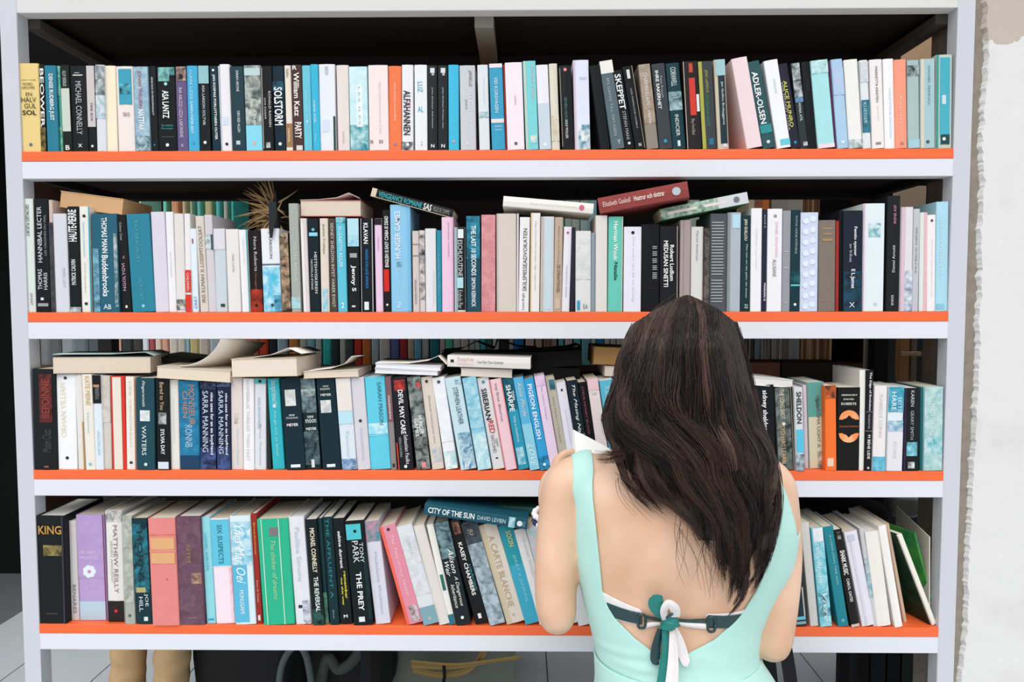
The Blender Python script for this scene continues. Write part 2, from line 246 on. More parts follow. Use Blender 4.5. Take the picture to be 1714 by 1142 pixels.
# book tables: measured spine outlines of each book (x left/right at top, x left/right at foot, y of top edge, colour, colour name)
# T text,z0,z1,x0,x1,colour,direction(d down, u up, h level)[,b bold | i slanted]   P panel,z0,z1,colour[,x0,x1]   A mottled art,z0,z1,c1,c2[,x0,x1]   C disc,z,colour
ROW1 = """
29.6,64.7,36.6,69,106.5,E6CC86,pale yellow|P,.185,.19,2a2620,.15,.85|T,WORD,.22,.25,.2,.7,4a4030,h|T,ARCHIE,.26,.29,.15,.8,4a4030,h|T,EN,.33,.37,.35,.65,3a2c18,h|T,HALV,.385,.44,.12,.85,3a2c18,h|T,GUL,.455,.51,.25,.85,3a2c18,h|T,SOL,.53,.585,.15,.85,241a10,h,b|C,.92,5d6f8c
65,74,69.5,78,108,15181A,black|T,BEOWER,.05,.72,.2,.95,E8E6E0,d,b|A,.72,1,9A8142,2b2a20
74.3,92.7,78.5,100,110,2A7A91,teal|T,DENISE RUDBERG JUST,.1,.64,.3,.75,E4EEF0,d,b
93,101,100,106.5,111,5FB7A0,sea green|A,0,.35,3E9C98,8FD0B4|A,.7,1,2F9C8E,9DC99A
100.5,115,107,121,109,1A1D1C,black|P,.27,.77,C8CEC4|T,OLOF SVEDELID,.07,.25,.3,.7,C9CFC8,d|T,B,.93,.985,.3,.8,E8E8E0,h,b
116,144,121.5,148.7,111,15191B,black|P,.075,.085,C9CCCB,.3,.6|P,.1,.115,E0E2E0,.2,.8|T,MICHAEL CONNELLY,.18,.8,.35,.7,B9BFC0,d|T,x,.91,.95,.4,.65,E8E8E8,h
144.3,158,149,162.5,110.5,16191B,black|P,0,.715,CBC1C1|T,TIME BOK,.43,.65,.4,.68,4a4a4c,d|C,.94,E4E4E4
158.7,175,162.7,178.3,109,D9DAE0,white|A,.01,.35,3a4a50,C9D0D4|A,.35,.62,8FB2C0,DDE0E4
175.3,193,178.5,198,110.5,F0E6CC,cream
194,222,198.6,227.3,111.5,EADFDA,pinkish white|P,.03,.45,3C9DB5,.15,.9|A,.2,.33,0f2c38,5FC0D4,.2,.85|T,TERESA ODD,.545,.59,.35,.75,4a4444,h
223,247.6,228,253,112,93B3C4,grey blue|A,0,1,7FA3B8,A9C4CF|T,JOHAN THEORIN,.05,.49,.25,.55,A5485A,d|T,NATTFAK,.51,.76,.25,.65,EEF2F4,d,b|A,.82,1,1f4a58,B8D0D8
248.5,260.5,253.3,266,111,12181B,black|T,ARNE DAHL EN MIDSOMMARNATT,.13,.58,.35,.6,D9DCDC,d|C,.93,2B6E80
261,293,266.3,296.6,113,0D1114,black|A,0,.17,8CC9BE,3F7A7A,.1,.7|A,0,.1,6FC0B8,123038,.7,1|C,.2,9AD8D0|T,ASA LANTZ,.28,.61,.3,.65,EEF0EE,d,b|T,Var mamma,.68,.71,.2,.85,3E9C98,h|T,Marianglar,.72,.75,.2,.85,3E9C98,h|P,.83,.834,D8E0E0,.2,.85|C,.93,E6E8E6
293.3,311.2,297,316.3,112,62577F,purple|A,0,.17,C9A89C,241c22,.1,1|T,INA ARUZZI LIZZA LABORIENE,.25,.84,.3,.6,D9C9D4,d|T,X,.92,.95,.35,.6,E0D8E8,h
311.5,330.6,316.6,333.3,110.5,46ABD1,blue|T,CLAIRE LIZZIE,.05,.4,.3,.55,BFE6F2,d|T,KAREN PAPER BEST,.42,.8,.3,.55,E4F4FA,d|C,.91,3C9CC2
331,350,336,352.6,110.5,14191B,black|P,0,.21,8FBFC6|T,ASA LARSON SOLTVIK,.23,.7,.35,.6,D4D8D8,d|C,.9,E0E2E2
350.6,363,355,370,111,123038,dark teal|C,.05,E8E8E8|T,JAN KOSMAS FORLOTTAREN OUTER,.1,.87,.35,.75,E8ECEC,d,b
363.4,366.6,370.3,371.6,111,DDEAEC,white
367,383.7,372,389.2,108,E9E6EA,white|P,.6,.7,D0DCEC,.2,.7|C,.92,2a2e3a
385,407,389.7,412,111.5,213B45,dark teal|T,SARAH ARONE,.05,.3,.45,.65,DDE4E4,d|T,DEN RED ALLEN,.53,.78,.45,.65,DDE4E4,d|P,.88,.93,C0CCCC,.3,.6
408,435.7,413,440.4,110,B9C0B8,grey|A,0,.7,4d5a58,C2C8C0|P,.7,1,86D3E6|A,.03,.12,9FD6E2,C8CCC4|T,Djup,.52,.7,.45,.7,EDF0EE,d,i|C,.91,E8A898
436,455,441,458.5,111,14181A,black|T,RONALD RANSEN,.3,.72,.65,.85,D8D8D4,d|T,LIVA DAGAR,.38,.63,.25,.4,D8D8D4,d|P,.02,.98,B8B4AC,.05,.1|A,.9,.97,D0D0CC,202428,.3,.7
455.5,474,460,479.6,111,0F2633,dark navy|A,.18,.3,2C6B82,12303E|T,SOLSTORM,.25,.7,.1,.85,EEF0EE,d,b|C,.92,E8E8E4
475.7,486.5,480,491,110,E6DDCE,cream|T,Guillou,.04,.14,.3,.7,3a3a34,d|P,.68,1,9E744B|T,MIDNA,.74,.9,.3,.6,F0E8D8,d|P,.96,1,E6DDCE
487,505,492,508.4,109,4A3430,dark brown|T,R,.01,.06,.1,.6,EDE6DC,h,b|T,William Katz,.09,.6,.2,.75,F0E8E0,d,b|T,PARTY,.67,.86,.2,.85,F4EEE8,d,b|P,.94,1,D8D4CC,.3,.9
505.3,519,509,523.3,110,6CC3D6,aqua|T,Denise Mina Blodsarv,.3,.75,.4,.6,A9E0EC,d|C,.66,BFE8EE
519.4,531.5,523.8,536.8,108,3DB4D4,bright aqua|T,svarta moln,.42,.68,.3,.6,E0F4F8,d|T,Wilson,.8,.9,.3,.6,9ADCEC,d
532,561.5,537,562,108,E4E7ED,white|T,EGCH,.03,.12,.4,.6,8a9098,d|P,.6,1,20433F,.86,1|P,.64,.78,D4DCF0,.2,.6
563,583,566,586,109.5,E3D8D3,pinkish beige|T,TORNSTEIN,.78,.92,.4,.55,B8ACA8,d
583.8,614.4,586.4,617.8,112,A7D8DE,pale blue|A,0,.7,B9E0E4,D8ECEE|A,.7,1,2F8C98,BFE2E6|P,.22,.72,E8F2F4,.4,.7|T,LES ILES,.24,.7,.48,.6,B0C0C4,d
615.7,649,618.5,651,109.5,EFE0DD,pinkish white|T,Marie Cardinal les mots pour le dire,.2,.8,.5,.65,DCC8C4,d|T,33,.88,.92,.05,.2,3a3a3a,h,b|T,33,.88,.92,.5,.7,6a6a6a,h,b
650,671.8,651.4,672.2,111,EE7A4C,orange|T,Emma Hamberg Linas kvallsbok,.2,.65,.4,.6,F6DCC8,d|C,.93,A8789C
672.4,691.7,673,692,109,E9E7E9,white|T,ALFAHANNEN,.3,.82,.15,.75,26282c,d,b|P,.4,.5,E88CA0,.65,.75|A,.9,1,2c3a3c,D8DCDC|C,.93,E4E8E8
693.5,714.5,694.5,715.6,109,E6E9EB,white|T,LUZ,.2,.32,.25,.65,3EA4BC,d|T,AL,.48,.56,.25,.7,3EA4BC,h|T,;,.9,.95,.4,.7,3EA4BC,h
715,731.7,716,732.4,110,222528,black|P,.03,.09,D8DCDC,.3,.75|P,.09,.12,B8BCBC,.45,.7|T,John Grisham Advokaten,.26,.74,.42,.6,C8CACA,d|T,N,.93,.97,.35,.7,EEEEEE,h,b
732.6,749.7,733,750,110,222528,black|P,.03,.09,D8DCDC,.3,.75|P,.09,.12,B8BCBC,.45,.7|T,John Grisham Firmans man,.26,.74,.42,.6,C8CACA,d|T,N,.93,.97,.35,.7,EEEEEE,h,b
750.2,768,751,768.4,109,42B8DA,bright blue|T,Jojo Moyes Silver,.3,.8,.4,.6,7ED0E6,d|C,.9,C89CA8
769,795,771,797,110,C6CACE,silver grey|T,JANELLE,.06,.25,.55,.8,6a6e74,d|T,JAKE,.4,.52,.3,.48,8a9094,d|T,LISA ALIAS SANS,.3,.68,.55,.75,E8EAEC,d|P,0,1,D6C4CC,.92,1|T,K,.9,.94,.4,.6,F0F0F0,h
798.5,816.6,802.6,820,109,DADFE2,pale grey|A,.55,.62,6FA8AC,DCE2E2|T,Anna Jansson,.15,.45,.5,.65,C4CACE,d
818,840.8,823.6,845.6,107,3D9DBF,blue|P,0,.05,EADCE0|T,VID KORSVAGEN,.16,.57,.35,.6,E4F0F4,d|P,.64,.69,E4D8DC|T,EGEN,.72,.74,.3,.8,CFE4EC,h|T,KOND,.76,.78,.3,.8,CFE4EC,h
841.5,844.6,845.9,849,109,C9463C,red
844.8,873.4,849.2,878.7,105,F0E4EA,pale pink|T,LEGEND,.38,.49,.5,.6,A8A0A8,d|C,.93,5a6a70
875,896,880,902,102.5,7CD0D4,aqua|P,0,1,B8CDBE,0,.22|T,Soraya Lane,.04,.42,.6,.85,F0A8B0,d,i|A,.84,.93,EDE0D0,7CD0D4,.4,.9
897,916.8,903,923,109,E8E6EE,white|P,.45,1,C4D2DC|C,.94,EDE8E8
917.8,933,924,937,107,DCD6C4,cream|A,.6,.9,C8BCA0,DCD6C4
934.7,956,941,961,110,17191B,black|C,.05,E08C8C|T,SEVEN HOURS,.38,.7,.35,.55,5a8a88,d|T,ROLF MOLLER,.65,.87,.35,.55,E8E8E4,d|P,.03,.97,8a8478,.04,.1
958,985.6,962.7,988,101,DCDFEF,lavender white|T,DEVILLE,.19,.22,.4,.85,A8B0C4,h|A,.72,1,4a8a9c,EEF0F0,.25,1|P,0,1,D4BCC8,0,.12
987,1002.5,1004,1022,110,10161A,black
1002.8,1024,1023,1046.5,102,586A70,slate grey|P,0,.145,E8E4DE|T,EN GANG TILL OM IGEN,.2,.85,.35,.55,A8B4B8,d|T,Y,.9,.95,.5,.75,D8DCDC,h
1024.6,1041,1047,1062,118,0F1315,black|T,SKEPPET,.05,.5,.1,.75,E4E6E6,d,b|T,STEFAN MANI,.52,.88,.3,.65,A8ACAC,d|C,.93,D8D4CC
1041.5,1057,1062.5,1081,111.5,121618,black|P,.04,.15,D8D8D4,.35,.65|T,LIZA MARKLUND NOBELS,.27,.75,.45,.6,B0B4B4,d|T,N,.93,.97,.4,.65,E0E0E0,h,b|P,0,1,B8A898,.94,1
1067,1088,1083.5,1102,108,8E8578,taupe|A,0,.7,9a8068,A8A094|T,CHAMBERLAIN,.1,.48,.35,.65,E0DCD8,d|T,DEATH,.55,.7,.4,.6,F0EEEA,d
1090,1112,1103.6,1126,107,3A4045,dark slate|T,INRE SAKERHET,.08,.53,.2,.45,E8EAEA,d,b|T,Tana French,.14,.4,.55,.7,B8BCBC,d|C,.91,2E9CC0
1113,1137,1126.4,1148,106,173A42,dark teal|T,CORNWELL,.05,.27,.3,.7,D8E4E4,d|A,.33,.55,A9C4C8,173A42|T,INDICIER,.6,.85,.35,.62,E0E8E8,d|P,.9,.97,D8E0E0,.4,.6
1142,1167.2,1150,1175,103,241F20,black|A,.02,.13,D8503C,241F20,.4,.65|P,.19,.62,CC3B30,.35,.75|P,.38,.58,E0DCDC,.8,1|T,Rhys Ford Blod,.66,.84,.3,.6,A8A09C,d|P,0,1,C8B8A8,0,.06
1167.6,1191,1175.4,1200,103,3C4244,dark grey|P,0,1,A9A94E,0,.27|T,JENS LAPIDUS,.1,.36,.4,.65,A8A850,d|T,STOCKHOLM DELETE,.38,.74,.4,.6,4a8a6a,d|P,.88,.96,2E6E90,.5,.8
1194,1213.5,1201.7,1220,100,C8BCA8,beige|P,0,.18,9FC3C8,.15,1|P,.18,.94,1C3238,.3,.9|T,Jan Guillou Brobyggarna,.25,.73,.5,.75,D8E0E0,d|P,.94,.98,D8D8E8,.5,.8
1224,1249,1249,1277,97,EBD4D8,pale pink
1250.7,1270,1277,1298,103,2E5558,dark teal|T,ADLER-OLSEN,.12,.72,.15,.65,F0F2F0,d,b|P,.73,.83,2F8C90|C,.93,E0E4E4
1278,1300.5,1299.8,1324.6,101,ECECEE,white|T,KAROLINA,.22,.38,.45,.6,BCC4CC,d|P,.9,.97,6CC6D8,.3,1
1301.4,1318,1325,1339.6,107,262433,dark purple|T,ALICE MUNRO,.2,.75,.2,.6,C9C95C,d,b|T,FOR MYCKET LYCKA,.22,.78,0,.15,C8C8C4,d|C,.93,3E8CB0
1321.7,1339,1341,1352,106,2C3436,dark grey|A,0,.4,C8CCCC,2C4048|P,.4,.46,6088A8|T,MONA ATIL,.47,.68,.3,.6,D8DCDC,d|A,.92,.97,D8D8D8,2C3436,.4,.9
1339.5,1356.4,1352.5,1367.5,104,111517,black|T,STILL,.2,.34,.4,.6,30464c,d
1356.6,1383.8,1368,1398.5,101,A6DCE0,pale aqua|P,.95,1,ECD8DC|A,0,.15,8CB8B8,CFEDEE
1384.2,1390.3,1398.8,1401,103,5E2F55,dark purple
1390.8,1409,1401.3,1421,99.5,A8C8E0,pale blue|A,.1,.4,B8BCE0,A8CCE2|C,.93,D8ECF4
1411.8,1435,1421.3,1444,100,E9E8E4,white|A,.9,1,6f8886,D8DEDC
1438,1452,1444.8,1458,101,DDE2E4,white|A,.02,.25,C0C4CC,E4E6E8|A,.45,.82,1F5E70,3E8090|T,KUESSER,.48,.72,.2,.6,B8D4DC,d
1454.7,1476,1460,1480.4,100,ECE6E4,white|T,MARKETTA KRISTEN,.08,.48,.4,.6,4a4a4e,d|T,JEUNES,.52,.7,.45,.6,E4C4CC,d|P,.93,.96,8a8a88,.3,.7
1477.5,1495.3,1481,1498.8,99,EFEFF1,white|T,VALENTINE MASSON,.32,.88,.45,.65,BCD4E4,d
1496,1516.8,1499,1518.2,100,F09A80,salmon|T,Sagan,.4,.72,.3,.55,F6C8BC,d|P,.93,.965,C87C6C,.4,.7
1518,1538,1519.5,1539.2,101,A6BBBB,grey green|A,.06,.18,2e3e40,C8D2D2|P,.9,1,A4C8D4
1539.7,1565,1540,1565,99,A6C4C8,pale grey blue|P,0,1,D6CCB8,0,.25|T,DANIEL PENNAC,.08,.52,.5,.65,5a8c94,d|C,.93,4a5a60
1566.5,1594.3,1566,1592.4,92,BFC8B8,beige green|P,.03,.88,49AABC,.25,.85|P,.85,.96,24484c,.3,.85|C,.9,E4ECEC|P,0,1,3E9C98,0,.14|P,.43,.53,C8D8DC,.35,.6
"""
ROW2 = """
38.5,55.6,45,59.7,333,D8DED8,greenish white|T,GEORGES FLEURY,.05,.33,.25,.6,30343a,d|T,GRASSET,.83,.94,.5,.75,6a7070,d
56,80,60.5,86,333,131619,black|T,HANNIBAL LECTER,.07,.56,.25,.55,D8DADA,u|T,LES ORIGINES DU MAL,.14,.5,.7,.85,909494,u|T,THOMAS,.62,.8,.2,.5,D8DADA,u|T,HARRIS,.65,.8,.6,.85,D8DADA,u|P,.87,.895,E0E0DC,.35,.55|P,.92,.95,9a9c9c,.15,.85
81,87.5,86.5,93.5,335,C9B4A8,pinkish brown|A,.2,1,33343c,4a4a52
88,111,94,117,358,D2D2DA,lavender grey|T,MARC LEVY,.55,.75,.6,.8,B4B4C0,d
112,131,118,136.6,346,131719,black|T,HAUTE-PIERRE,.03,.33,.1,.85,EDEFEF,u,b|T,PATRICK CAUVIN,.5,.74,.25,.65,D8DADA,u,b|A,.95,1,D8D8D8,202428
131.7,150,137,154,346,E6E4DC,cream white|T,ALEXANDRE SUI JARDIN,.15,.48,.35,.55,6FC4CC,u|T,CHRISTIAN JACQ,.53,.82,.4,.55,9a9c98,u|C,.09,30343a|C,.92,30343a|P,0,1,3FB8CC,.9,1
154,194,156.5,202,358,265E72,dark teal|T,THOMAS MANN,.04,.4,.4,.62,EAF0F0,d,b|T,Buddenbrooks,.42,.84,.38,.62,EAF0F0,d,b|A,.35,1,7CB4C8,2A5868,0,.25|A,.2,.95,C4C8C4,3a6a78,.85,1|T,AB,.92,.97,.4,.7,E8EEEE,h
196,209,203,223,360,121518,black|T,NGOLYGVI,.5,.78,.3,.6,D8A8C0,u|T,Kishwar Desai,.08,.26,.3,.55,9aa0a0,d|T,X,.42,.45,.4,.7,B090A8,h|P,.93,.96,E0E0DC,.4,.6
209.4,251,223.4,259,358.5,2C8097,teal|T,RAY BRADBURY,.07,.5,.35,.5,5AA8B8,d|T,OCH LYSET,.65,.88,.4,.55,5AA8B8,d|C,.94,8ACAD0
252,275,260,283.2,355,D8D1DD,lavender
276,290,283.6,295.8,355,EAE8EA,white|T,KATE ATKINSON,.4,.65,.4,.6,C4C4C8,d
290.3,307,296.2,311.5,358,DDD9D4,grey white|A,.87,.98,1c1c1c,D4D0CC
307.2,318.6,312,320.8,358,E8E4E4,white|P,.57,.8,D4392E|P,.82,1,D4392E|T,CHILDREN,.6,.78,.3,.7,E8E0DC,d
318.8,327.5,321,334,383,DCE8F0,pale blue|T,1997,.82,.96,.3,.8,3C8CB8,d|P,.12,.18,B0404a,.3,.5
327.8,339.4,334.4,350.4,362,D6CDC2,beige|T,IRIS KLMAH X LOSSMTOOLSAT,.1,.9,.3,.75,7c6c60,u
340,355.8,350.8,361.6,360,CFC9CE,lavender grey|A,.2,.35,E4ECEC,8a9a9c|P,.2,.36,2A5560,.75,1
356.6,377.3,362,380.7,383,C6CED4,blue grey|P,0,.25,D8D6DC|P,.9,.94,3a3e44,.45,.8
378,398,381.2,405,384,E3DEDA,off white|T,MARK FOSTER,.3,.52,.45,.6,A8A0A0,d
399,413.5,405.4,419.4,385,E9E7E8,white|T,Sprung pour Anna,.1,.42,.4,.65,D0D8DC,d|P,0,1,2E9CA4,.88,1
414.4,435.6,419.8,441,386,1B1518,black|T,Nora Roberts,.08,.5,.45,.7,C8C8C8,d|T,Skuggor,.52,.75,.45,.6,A86858,d|A,.72,1,B83822,4a1c18|C,.92,241818
436.6,466.4,441.4,473,383,E6E6EC,white|T,J. LARSSON,.04,.36,.4,.6,30363c,d|P,.42,.44,4a6a78|A,.46,1,4FB8D6,BFE2EC|A,.8,1,1E5C7C,6FC0DC,.6,1|C,.92,3a4a50
467.6,482,473.5,488,390,3a2a20,dark brown|A,0,.3,C0A888,2a201a|A,.3,.98,15181a,C0A080
482.4,498.6,488.6,504.2,341,A5AAA2,grey green|T,NOTRE AMOUR,.36,.72,.45,.75,D4D8D0,d|T,Laura Kast,.08,.32,.4,.6,C4C8C0,d|A,.86,.97,A8D4E0,A5AAA2
502,513,508,518.8,366,DAD0CC,pinkish grey|P,.05,1,E8E2E0,.1,.5
514.6,533,519.4,536.8,366,122026,black|C,.12,5FB0CC|P,.15,.19,8FD0E4,.1,.9|T,HESTEHVISKEREN,.36,.8,.55,.8,E0E4E4,d|T,NICHOLAS EVANS,.44,.76,.2,.4,D0D4D4,d
535,548.4,537.7,552,366,DDD0C2,beige|T,Joanna Trollope,.06,.38,.3,.65,2f6a70,d|A,.75,1,7CC4DC,D8D4C8,.2,.8
549,560.8,552.4,565.8,366,4a423c,dark taupe|T,SIDNEY SHELDON INTET VARER EVIGT,.05,.95,.35,.75,D4CCC0,d
561.2,578,566.4,581.4,364,5FBED4,aqua|T,ELIZABETH ADLER,.1,.53,.3,.65,D8F0F4,d|A,0,.06,2f6a78,9FD8E0|T,2,.9,.96,.4,.7,E8F4F4,h,b
580.5,601,584,603,366,14171A,black|P,0,.3,B5DAE4|A,.18,.3,7FC4D8,C4E0E8|T,Jenny S,.5,.78,.25,.7,EEEEEE,d,b|P,.37,.42,9aa0a0,.2,.8|P,.93,.95,E0E0E0,.3,.6
603,624.4,605,626.4,366,12161C,black|T,KLAVAN,.05,.27,.25,.6,EEF0F0,d,b|T,INNGEN KAN JAGE AMANDA,.33,.75,.3,.6,2E8CCC,d|P,.89,.98,E0E4E4,.25,.6|P,0,1,B8BCBC,0,.06|P,0,1,B8BCBC,.9,.96
626.6,638.6,629,642,366,E6C6DF,pink|P,0,.07,1c1c20|T,MILENA,.2,.35,.4,.6,C48CB4,d
639.5,652,642.4,655,352,15171A,black|T,ENGLISH IS EASY CSABA IS DEAD,.06,.56,.3,.8,E8E8E4,u,b|P,.58,.8,D0281E,.1,.8|C,.93,E8E8E8
652.4,687,655.4,689.2,343,8BC4E3,light blue|P,0,1,7AB8DC,.83,1|T,HUNGER GAMES,.06,.5,.22,.5,E0ECF4,u,b|T,SUZANNE COLLINS,.58,.83,.35,.48,B8DCEE,u|A,.53,.58,2a4a6a,8BC4E3,.3,.55|T,Pol,.91,.96,.3,.5,E8F4F8,u
689.6,701,691.6,702.4,387,CFC4C0,grey beige|P,.16,.17,8a5a5a|P,.3,.31,8a5a5a|T,KODIN PIETARI,.6,.9,.3,.6,6a5a58,u
701.3,711,702.8,712.4,386,D4CCCA,grey white|A,.05,.85,1a1a1c,D4CCCA
711.4,729.4,712.8,731,383,DFDDE0,white|P,.5,.9,D0D0D6,.7,.8
730.6,738.6,731.4,739.6,386,2C8CA4,teal|T,Lucia Gordon,.3,.8,.3,.7,6CB8CC,d
739,758.6,740,759.6,364,E8C4DA,pink|T,JENNIFER WEINER,.05,.42,.5,.65,B888A4,d|P,0,1,DDB0CE,.85,1
759.4,779,761.4,779.2,381,D8DCDC,white|P,0,.98,121416,.3,.98|P,.02,.13,E0E8EC,.35,.85|T,ESCHLICUTSNE,.15,.58,.35,.75,D8DCDC,d|P,.59,.72,A8D8DC,.2,.8|T,Krabola Pier,.74,.96,.3,.75,B0B4B4,d|P,0,1,8FB0B8,.1,.25
779.4,804,782,804.4,362,1B4A5A,dark teal|A,0,.45,2F90AC,17485A|T,THE LAST 10 SECONDS,.1,.62,.35,.7,E8F2F4,d,b|T,SIMON KERNICK,.64,.95,.35,.65,DDE6E8,d,b
805,830,806,829,360,CE888C,faded pink|A,0,1,C98086,D89A9C
831,864,831,864.5,358,D2C9BF,beige|P,0,1,C4BAB0,0,.06
864.6,869,865,867.8,358,DDD5DA,pinkish white
870,887.6,868.2,885,364,E9E7E8,white|T,Leena Bright,.8,.98,.3,.6,4a4a4e,u|T,SKILSMISSEADVOKATEN,.12,.78,.35,.75,3a3c40,u
889,904.4,886.6,903.4,357,E9E6E4,white|P,0,1,E8C47C,0,.12|T,Olga Orozco Nina Gorgon roger Lagercrantz,.08,.78,.4,.6,A09CA0,d
905.6,928,904,926,363,D3D4D6,pale grey|P,.02,.98,C4D4DC,.3,.85|P,0,1,C0B4A8,0,.2
928.4,943,926.4,939.4,364,BCA793,tan|T,DE STRAATVOGEL,.5,.8,.35,.75,5a4030,d|T,Barbara van der Weering,.1,.48,.4,.6,7a604c,d|P,.86,.97,C8B8A4,.2,.8
943.6,958,939.6,953,380,E6E4EC,white|C,.07,C04a7a|T,FRANK SCHATZING,.45,.83,.4,.6,A8A8C0,u
958.4,962.4,953.4,962.6,381,2a2436,dark violet
963,989.4,963,989,387,DCDDDB,off white|A,.1,.6,C8CCCC,E0E0DC|P,.86,.98,3C9CC4,.1,.3|T,EA,.9,.97,.5,.8,7a7e84,h
989.6,996.4,989.2,996.2,390,8C98A4,grey blue
996.8,1017,996.6,1016,361,DFD8D2,pale beige
1018,1044,1017.5,1041,363,69C6B5,mint|T,Herman Wouk,.05,.46,.35,.65,EFF4EE,d,b|T,Natalie,.48,.67,.4,.65,2a4444,d,b|P,0,1,D8D4C4,.93,1
1045,1073.6,1043,1073,380,E6E4EE,lavender white|C,.07,1c1c24|T,Det andra ska bli en lychlig,.12,.88,.45,.6,D0CCDC,d
1074,1104,1073.4,1104,376,111316,black|T,IIII III III III II,.25,.62,.6,.85,B8BCBC,u|P,.73,.735,4a4a4c,.4,.9
1104.5,1135,1104.5,1134,379,17191C,black|T,Robert Ludlum,.22,.64,.55,.78,F0F0F0,d,b|T,MEDUSAN SINETTI,.17,.71,.2,.45,F0F0F0,d,b|P,0,1,C8BCB4,.95,1
1139,1156.5,1137,1154.6,369,A89A96,mauve grey|P,0,1,94827e,.3,.34
1157.5,1177,1155,1176.4,380,D6D6D2,pale grey|T,Martin Andersen,.05,.4,.4,.6,8C949C,d|P,0,1,B8A8A0,.93,1
1178,1189,1176.8,1186,382,332e2c,dark brown|A,0,1,2a2624,6a6460
1190,1217,1186.4,1216,358,4F5459,dark grey|STR
1218,1241,1216.4,1238.4,356,AEB6BE,silver blue|P,0,1,8A8E94,0,.2|P,.02,.16,B4D8E8,.35,.9
1241.4,1257.4,1238.8,1255.4,361,16323A,dark green|T,JAN GUILLOU,.04,.26,.2,.6,E0D8C4,d,b|T,Men inte om det galler din dotter,.3,.86,.45,.65,D8DCD8,d|T,32,.92,.97,.4,.75,E8E8E4,h
1257.6,1276,1255.8,1274,349,EBEAEC,white|T,hakan nesser,.2,.6,.4,.6,DCD8DC,d
1276.3,1284.8,1274.2,1282,351,24263a,dark navy|T,ALICE B,.05,.18,.3,.6,B8B8C4,d|T,MARIAN K,.72,.9,.4,.8,E0E0E8,d,b
1285.2,1309.8,1283,1308,350,ECEAEE,white|C,.07,9a9a9c|T,DANIEL KEHLMANN,.13,.47,.5,.7,E4B8C0,d|T,ALLISANS,.49,.66,.35,.6,6a6a70,d
1310,1324.8,1308.2,1321.8,353,96989F,grey|P,.4,.41,C8CCCC,.2,.7|P,.56,.57,C8CCCC,.2,.7|P,.91,.92,B8BCC4,.2,.7
1325.2,1340.6,1322,1337.8,352,15353E,dark teal|T,KATHA VARNE ISTEPHENS,.06,.43,.4,.62,A8B4B4,d|P,.73,.75,5FC4CC|A,.6,.72,1F6068,15353E|C,.93,E4ECEC
1341,1369.3,1338,1369,356,C9D4E8,bluish white|BUB
1370,1399,1369.4,1397.5,369,7E736A,brownish grey|P,.08,.1,A08868,.2,.8|P,.14,.16,A08868,.2,.8|P,.2,.23,A8845c,.2,.8|P,.88,.885,C0B8AC,.2,.7
1399.4,1405,1398,1404.6,370,9C3230,red
1405.4,1411,1405,1410.6,352,17191e,black
1411.4,1444.4,1411,1442.6,353,1B2330,dark navy|A,.6,1,1D4A60,1B2330|T,Femtio nyanser,.16,.45,.5,.7,E4E6EA,d,b|T,av frihet,.33,.51,.3,.45,B8BCC4,d|T,E L James,.58,.77,.35,.6,E8EAEE,d,b|T,X,.91,.96,.3,.6,D8DCE0,h
1445,1482,1443,1478,341,DDE6EA,pale blue white|A,.18,.31,3A96A4,D8E8EA,.25,.8|T,W,.92,.95,.5,.7,B8C0C8,h|P,0,1,E4C4D0,0,.08
1486.5,1507,1482,1505,328,1B1D22,black|T,IRENE ASP,.08,.24,.45,.65,C88C9C,u|T,Daniel Arnold,.43,.66,.4,.6,D8DCDC,u|T,KNAUR,.86,.95,.35,.55,D0D4D4,d
1508,1529.8,1505.6,1525,347,DDD8DE,pinkish white|A,.6,1,6f7a9a,E4E8EC|P,0,1,D4BCC4,0,.35
1530,1540,1525.6,1537,350,C0C0C6,grey|T,PATRICK DENIS,.18,.62,.3,.6,84848e,u
1540.2,1552,1537.4,1550.4,356,D9E0DC,pale green|P,0,1,E2B4BC,.55,.95
1552.3,1566.5,1550.8,1565.4,360,ECE6E6,white|C,.06,4a4a4c|T,JONAS DEGEERSTAM,.25,.85,.4,.6,E4D4D4,d
1566.8,1588.8,1566,1585.4,338,A9D5E4,light blue|T,CILLA FRED AB WOREL,.15,.7,.25,.5,C8E6F0,u|P,.93,.98,8CC0D4,.1,.7
"""
